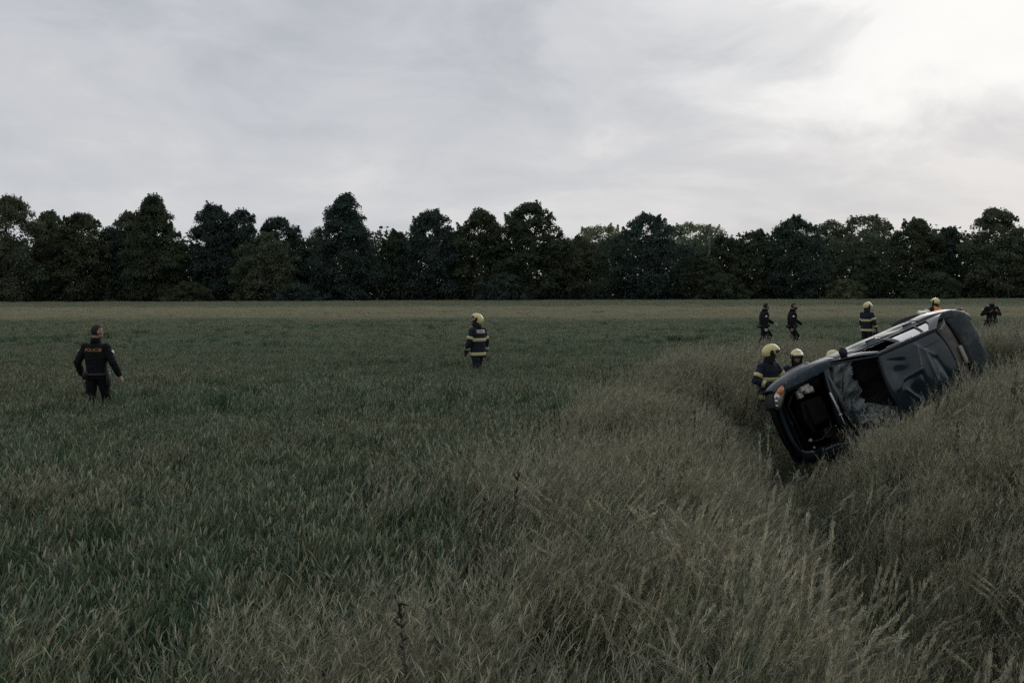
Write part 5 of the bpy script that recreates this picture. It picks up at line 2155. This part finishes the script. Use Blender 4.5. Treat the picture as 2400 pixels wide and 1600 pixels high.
        # round sleeve patches
        for sd, sg in (('r', 1), ('l', -1)):
            sh, el, wr = J[sd]
            d = (el - sh) / np.linalg.norm(el - sh)
            o_ = np.array([sg * 1.0, -.15, 0])
            o_ = o_ - d * (o_ @ d)
            o_ /= np.linalg.norm(o_)
            s_ = np.cross(d, o_)
            aa = np.linspace(0, 2 * np.pi, 14, endpoint=False)
            p0 = sh + (el - sh) * .42
            base = .078
            P = [p0 + o_ * (base + .016)] + [p0 + o_ * (base + .010) + .030 * math.cos(q) * s_ + .036 * math.sin(q) * d for q in aa]
            child('sleeve_patch', P, [(0, 1 + i, 1 + (i + 1) % 14) for i in range(14)], M_PATCHW, th=.004)
    if back:
        txt, size, zc, mm, panel = back
        if panel:
            U_, W_ = [q.ravel() for q in np.meshgrid(np.linspace(-.5, .5, 12), np.linspace(-.5, .5, 6), indexing='ij')]
            P = np.stack([U_ * panel[0], 0 * U_, zc + W_ * panel[1]], 1)
            bp = child('back_panel', project(P, lift=.012), grid_faces(12, 6), M_SIL, th=.002)
        V_, F_ = build_text(txt, size)
        V_[:, 0] *= 1.15
        P = project(np.stack([V_[:, 0], 0 * V_[:, 0], zc + V_[:, 1]], 1), lift=.018 if panel else .010)
        child('lettering', P, F_, mm, False)
    # eyes
    for sg in (-1, 1):
        gg = Geo()
        gg.ell((sg * .031, .078, .016), (.012, .010, .008), nu=8, nv=6)
        child('eye', np.concatenate(gg.v) @ HR.T + Hc, gg.f, M_EYE)
    return body, J, k


def at_px(px, y):
    return px_at(px, y), y


def bulk(b, sx, sy):
    b[0].scale = (sx, sy, 1)


GP, GF = 'police officers in dark uniform', 'firefighters in striped turnout coats'
person('officer in black wading alone through the crop, seen from behind, POLICIE across the back', 'police officer', GP, at_px(224, 17.4), RAD(-4), 1.79, 'police',
       head=(RAD(-48), RAD(2)), arms={'r': ((.13, -.03, -.26), (.09, .07, -.24)), 'l': ((-.13, -.06, -.26), (.01, .13, -.23))},
       legs={'r': ((.12, .10, .51), (.12, .02, .12), None), 'l': ((-.11, -.01, .50), (-.12, -.16, .13), None)}, hands='bare', curl=.30, back=('POLICIE', .076, 1.345, M_LETTER, None), vox=.012)
person('firefighter alone in the open crop, looking down, striped coat and yellow helmet', 'firefighter', GF, at_px(1120, 25.0), RAD(44), 1.80, 'fire',
       lean=RAD(4), head=(RAD(40), RAD(-38)), arms={'r': ((.09, -.02, -.27), (.02, .05, -.25)), 'l': ((-.09, .02, -.27), (.0, .10, -.24))},
       back=('HASI\u010cI', .072, 1.375, M_INK, (.27, .085)), style='up', vox=.012, curl=.5, legs={'r': ((.10, .10, .51), (.11, .06, .12), None), 'l': ((-.10, -.04, .50), (-.11, -.22, .15), None)})
bulk(person('officer in black walking right in mid-stride, the first of two, pale gloves on swinging hands', 'police officer', GP, at_px(1790, 38.0), RAD(-84), 1.82, 'police',
       lean=RAD(7), head=(RAD(14), RAD(-6)), arms={'r': ((.05, -.05, -.28), (.02, .02, -.26)), 'l': ((-.04, .16, -.23), (.0, .21, -.14))},
       legs={'r': ((.09, -.04, .51), (.10, -.20, .15), (.10, -.05, .05)), 'l': ((-.09, .24, .55), (-.10, .13, .13), (-.10, .29, .08))}, hands='latex', curl=.5, vox=.018), 1.1, 1.22)
bulk(person('dark-haired bearded officer in black walking right behind another, arm held forward', 'police officer', GP, at_px(1856, 38.0), RAD(-90), 1.81, 'police',
       lean=RAD(5), head=(RAD(-22), RAD(-4)), arms={'r': ((.06, -.06, -.28), (.01, -.01, -.26)), 'l': ((-.05, .15, -.24), (.0, .20, -.16))},
       legs={'r': ((.09, .06, .51), (.10, -.06, .13), (.10, .10, .05)), 'l': ((-.09, .20, .53), (-.10, .10, .12), (-.10, .26, .06))}, hands='bare', curl=.4, beard=True, vox=.018), 1.1, 1.22)
fb, fJ, fk = person('firefighter standing behind the ditch bank, facing right with a dark bag in hand', 'firefighter', GF, at_px(2032, 37.0), RAD(-52), 1.84, 'fire',
       head=(RAD(-30), RAD(-4)), arms={'r': ((.10, .02, -.27), (.02, .10, -.24)), 'l': ((-.07, .04, -.28), (.02, .10, -.24))}, style='pale', vox=.018, curl=.6)
person('firefighter in orange hi-vis vest and yellow helmet bending beyond the tail of the wrecked car', 'firefighter', GF, at_px(2192, 38.0), RAD(25), 1.90, 'vest',
       lean=RAD(8), side=RAD(12), head=(RAD(10), RAD(-12)), arms={'r': ((.12, .10, -.25), (.02, .2, -.15)), 'l': ((-.12, .10, -.25), (.02, .2, -.15))}, vox=.018)
bulk(person('officer in black facing the camera at far right, both hands held up to his chest', 'police officer', GP, at_px(2324, 40.5), RAD(184), 1.86, 'police',
       head=(RAD(-42), RAD(3)), arms={'r': ((.14, -.04, -.24), (-.19, .15, .10)), 'l': ((-.14, -.04, -.24), (.19, .15, .10))}, hands='bare', curl=.9, vox=.018), 1.08, 1.08)
person('firefighter at the nose of the wrecked car, yellow helmet bowed, hand on its front wing', 'firefighter', GF, at_px(1800, 19.6), RAD(-146), 1.86, 'fire',
       lean=RAD(8), head=(RAD(52), RAD(-20)), arms={'r': ((.15, .0, -.25), (-.14, .20, -.08)), 'l': ((-.17, .08, -.22), (.0, .24, -.03))}, vox=.012, curl=.7)
person('firefighter with goggles on a yellow helmet, only his head above the car wing', 'firefighter', GF, at_px(1868, 21.7), RAD(168), 1.84, 'fire',
       lean=RAD(8), head=(RAD(8), RAD(-8)), arms={'r': ((.12, .06, -.25), (-.06, .22, .0)), 'l': ((-.12, .06, -.25), (.06, .22, .0))}, style='goggles', vox=.012, curl=.7)
person('firefighter nearly hidden behind the wrecked car, just a yellow helmet top near its mirror', 'firefighter', GF, at_px(1944, 24.0), RAD(-140), 1.80, 'fire',
       lean=RAD(12), head=(RAD(10), RAD(-15)), arms={'r': ((.12, .06, -.25), (-.06, .22, .0)), 'l': ((-.12, .06, -.25), (.06, .22, .0))}, vox=.018)

# radio microphone clipped to the second firefighter's collar is part of the kit he wears; the bag is held by the other man
wr = Vector(fJ['r'][2] * fk)
wm_ = fb.location + Matrix.Rotation(fb.rotation_euler.z, 3, 'Z') @ wr
g = Geo()
g.box((0, 0, -.20), (.20, .34, .26), bev=.05)
g.box((0, 0, -.05), (.14, .28, .05), bev=.02)
root = tag(empty('kit_bag', (wm_.x, wm_.y, wm_.z - .09), RAD(-52)), 'dark soft kit bag hanging from the right hand of the firefighter behind the bank', 'bag')
g.build('bag_body', M_GLOVE, root, True)
g = Geo()
t = np.linspace(0, np.pi, 12)
g.tube(np.stack([0 * t, .11 * np.cos(t), -.05 + .06 * np.sin(t)], 1), .012, 6)
g.build('bag_handle', M_BOOT, root, True)
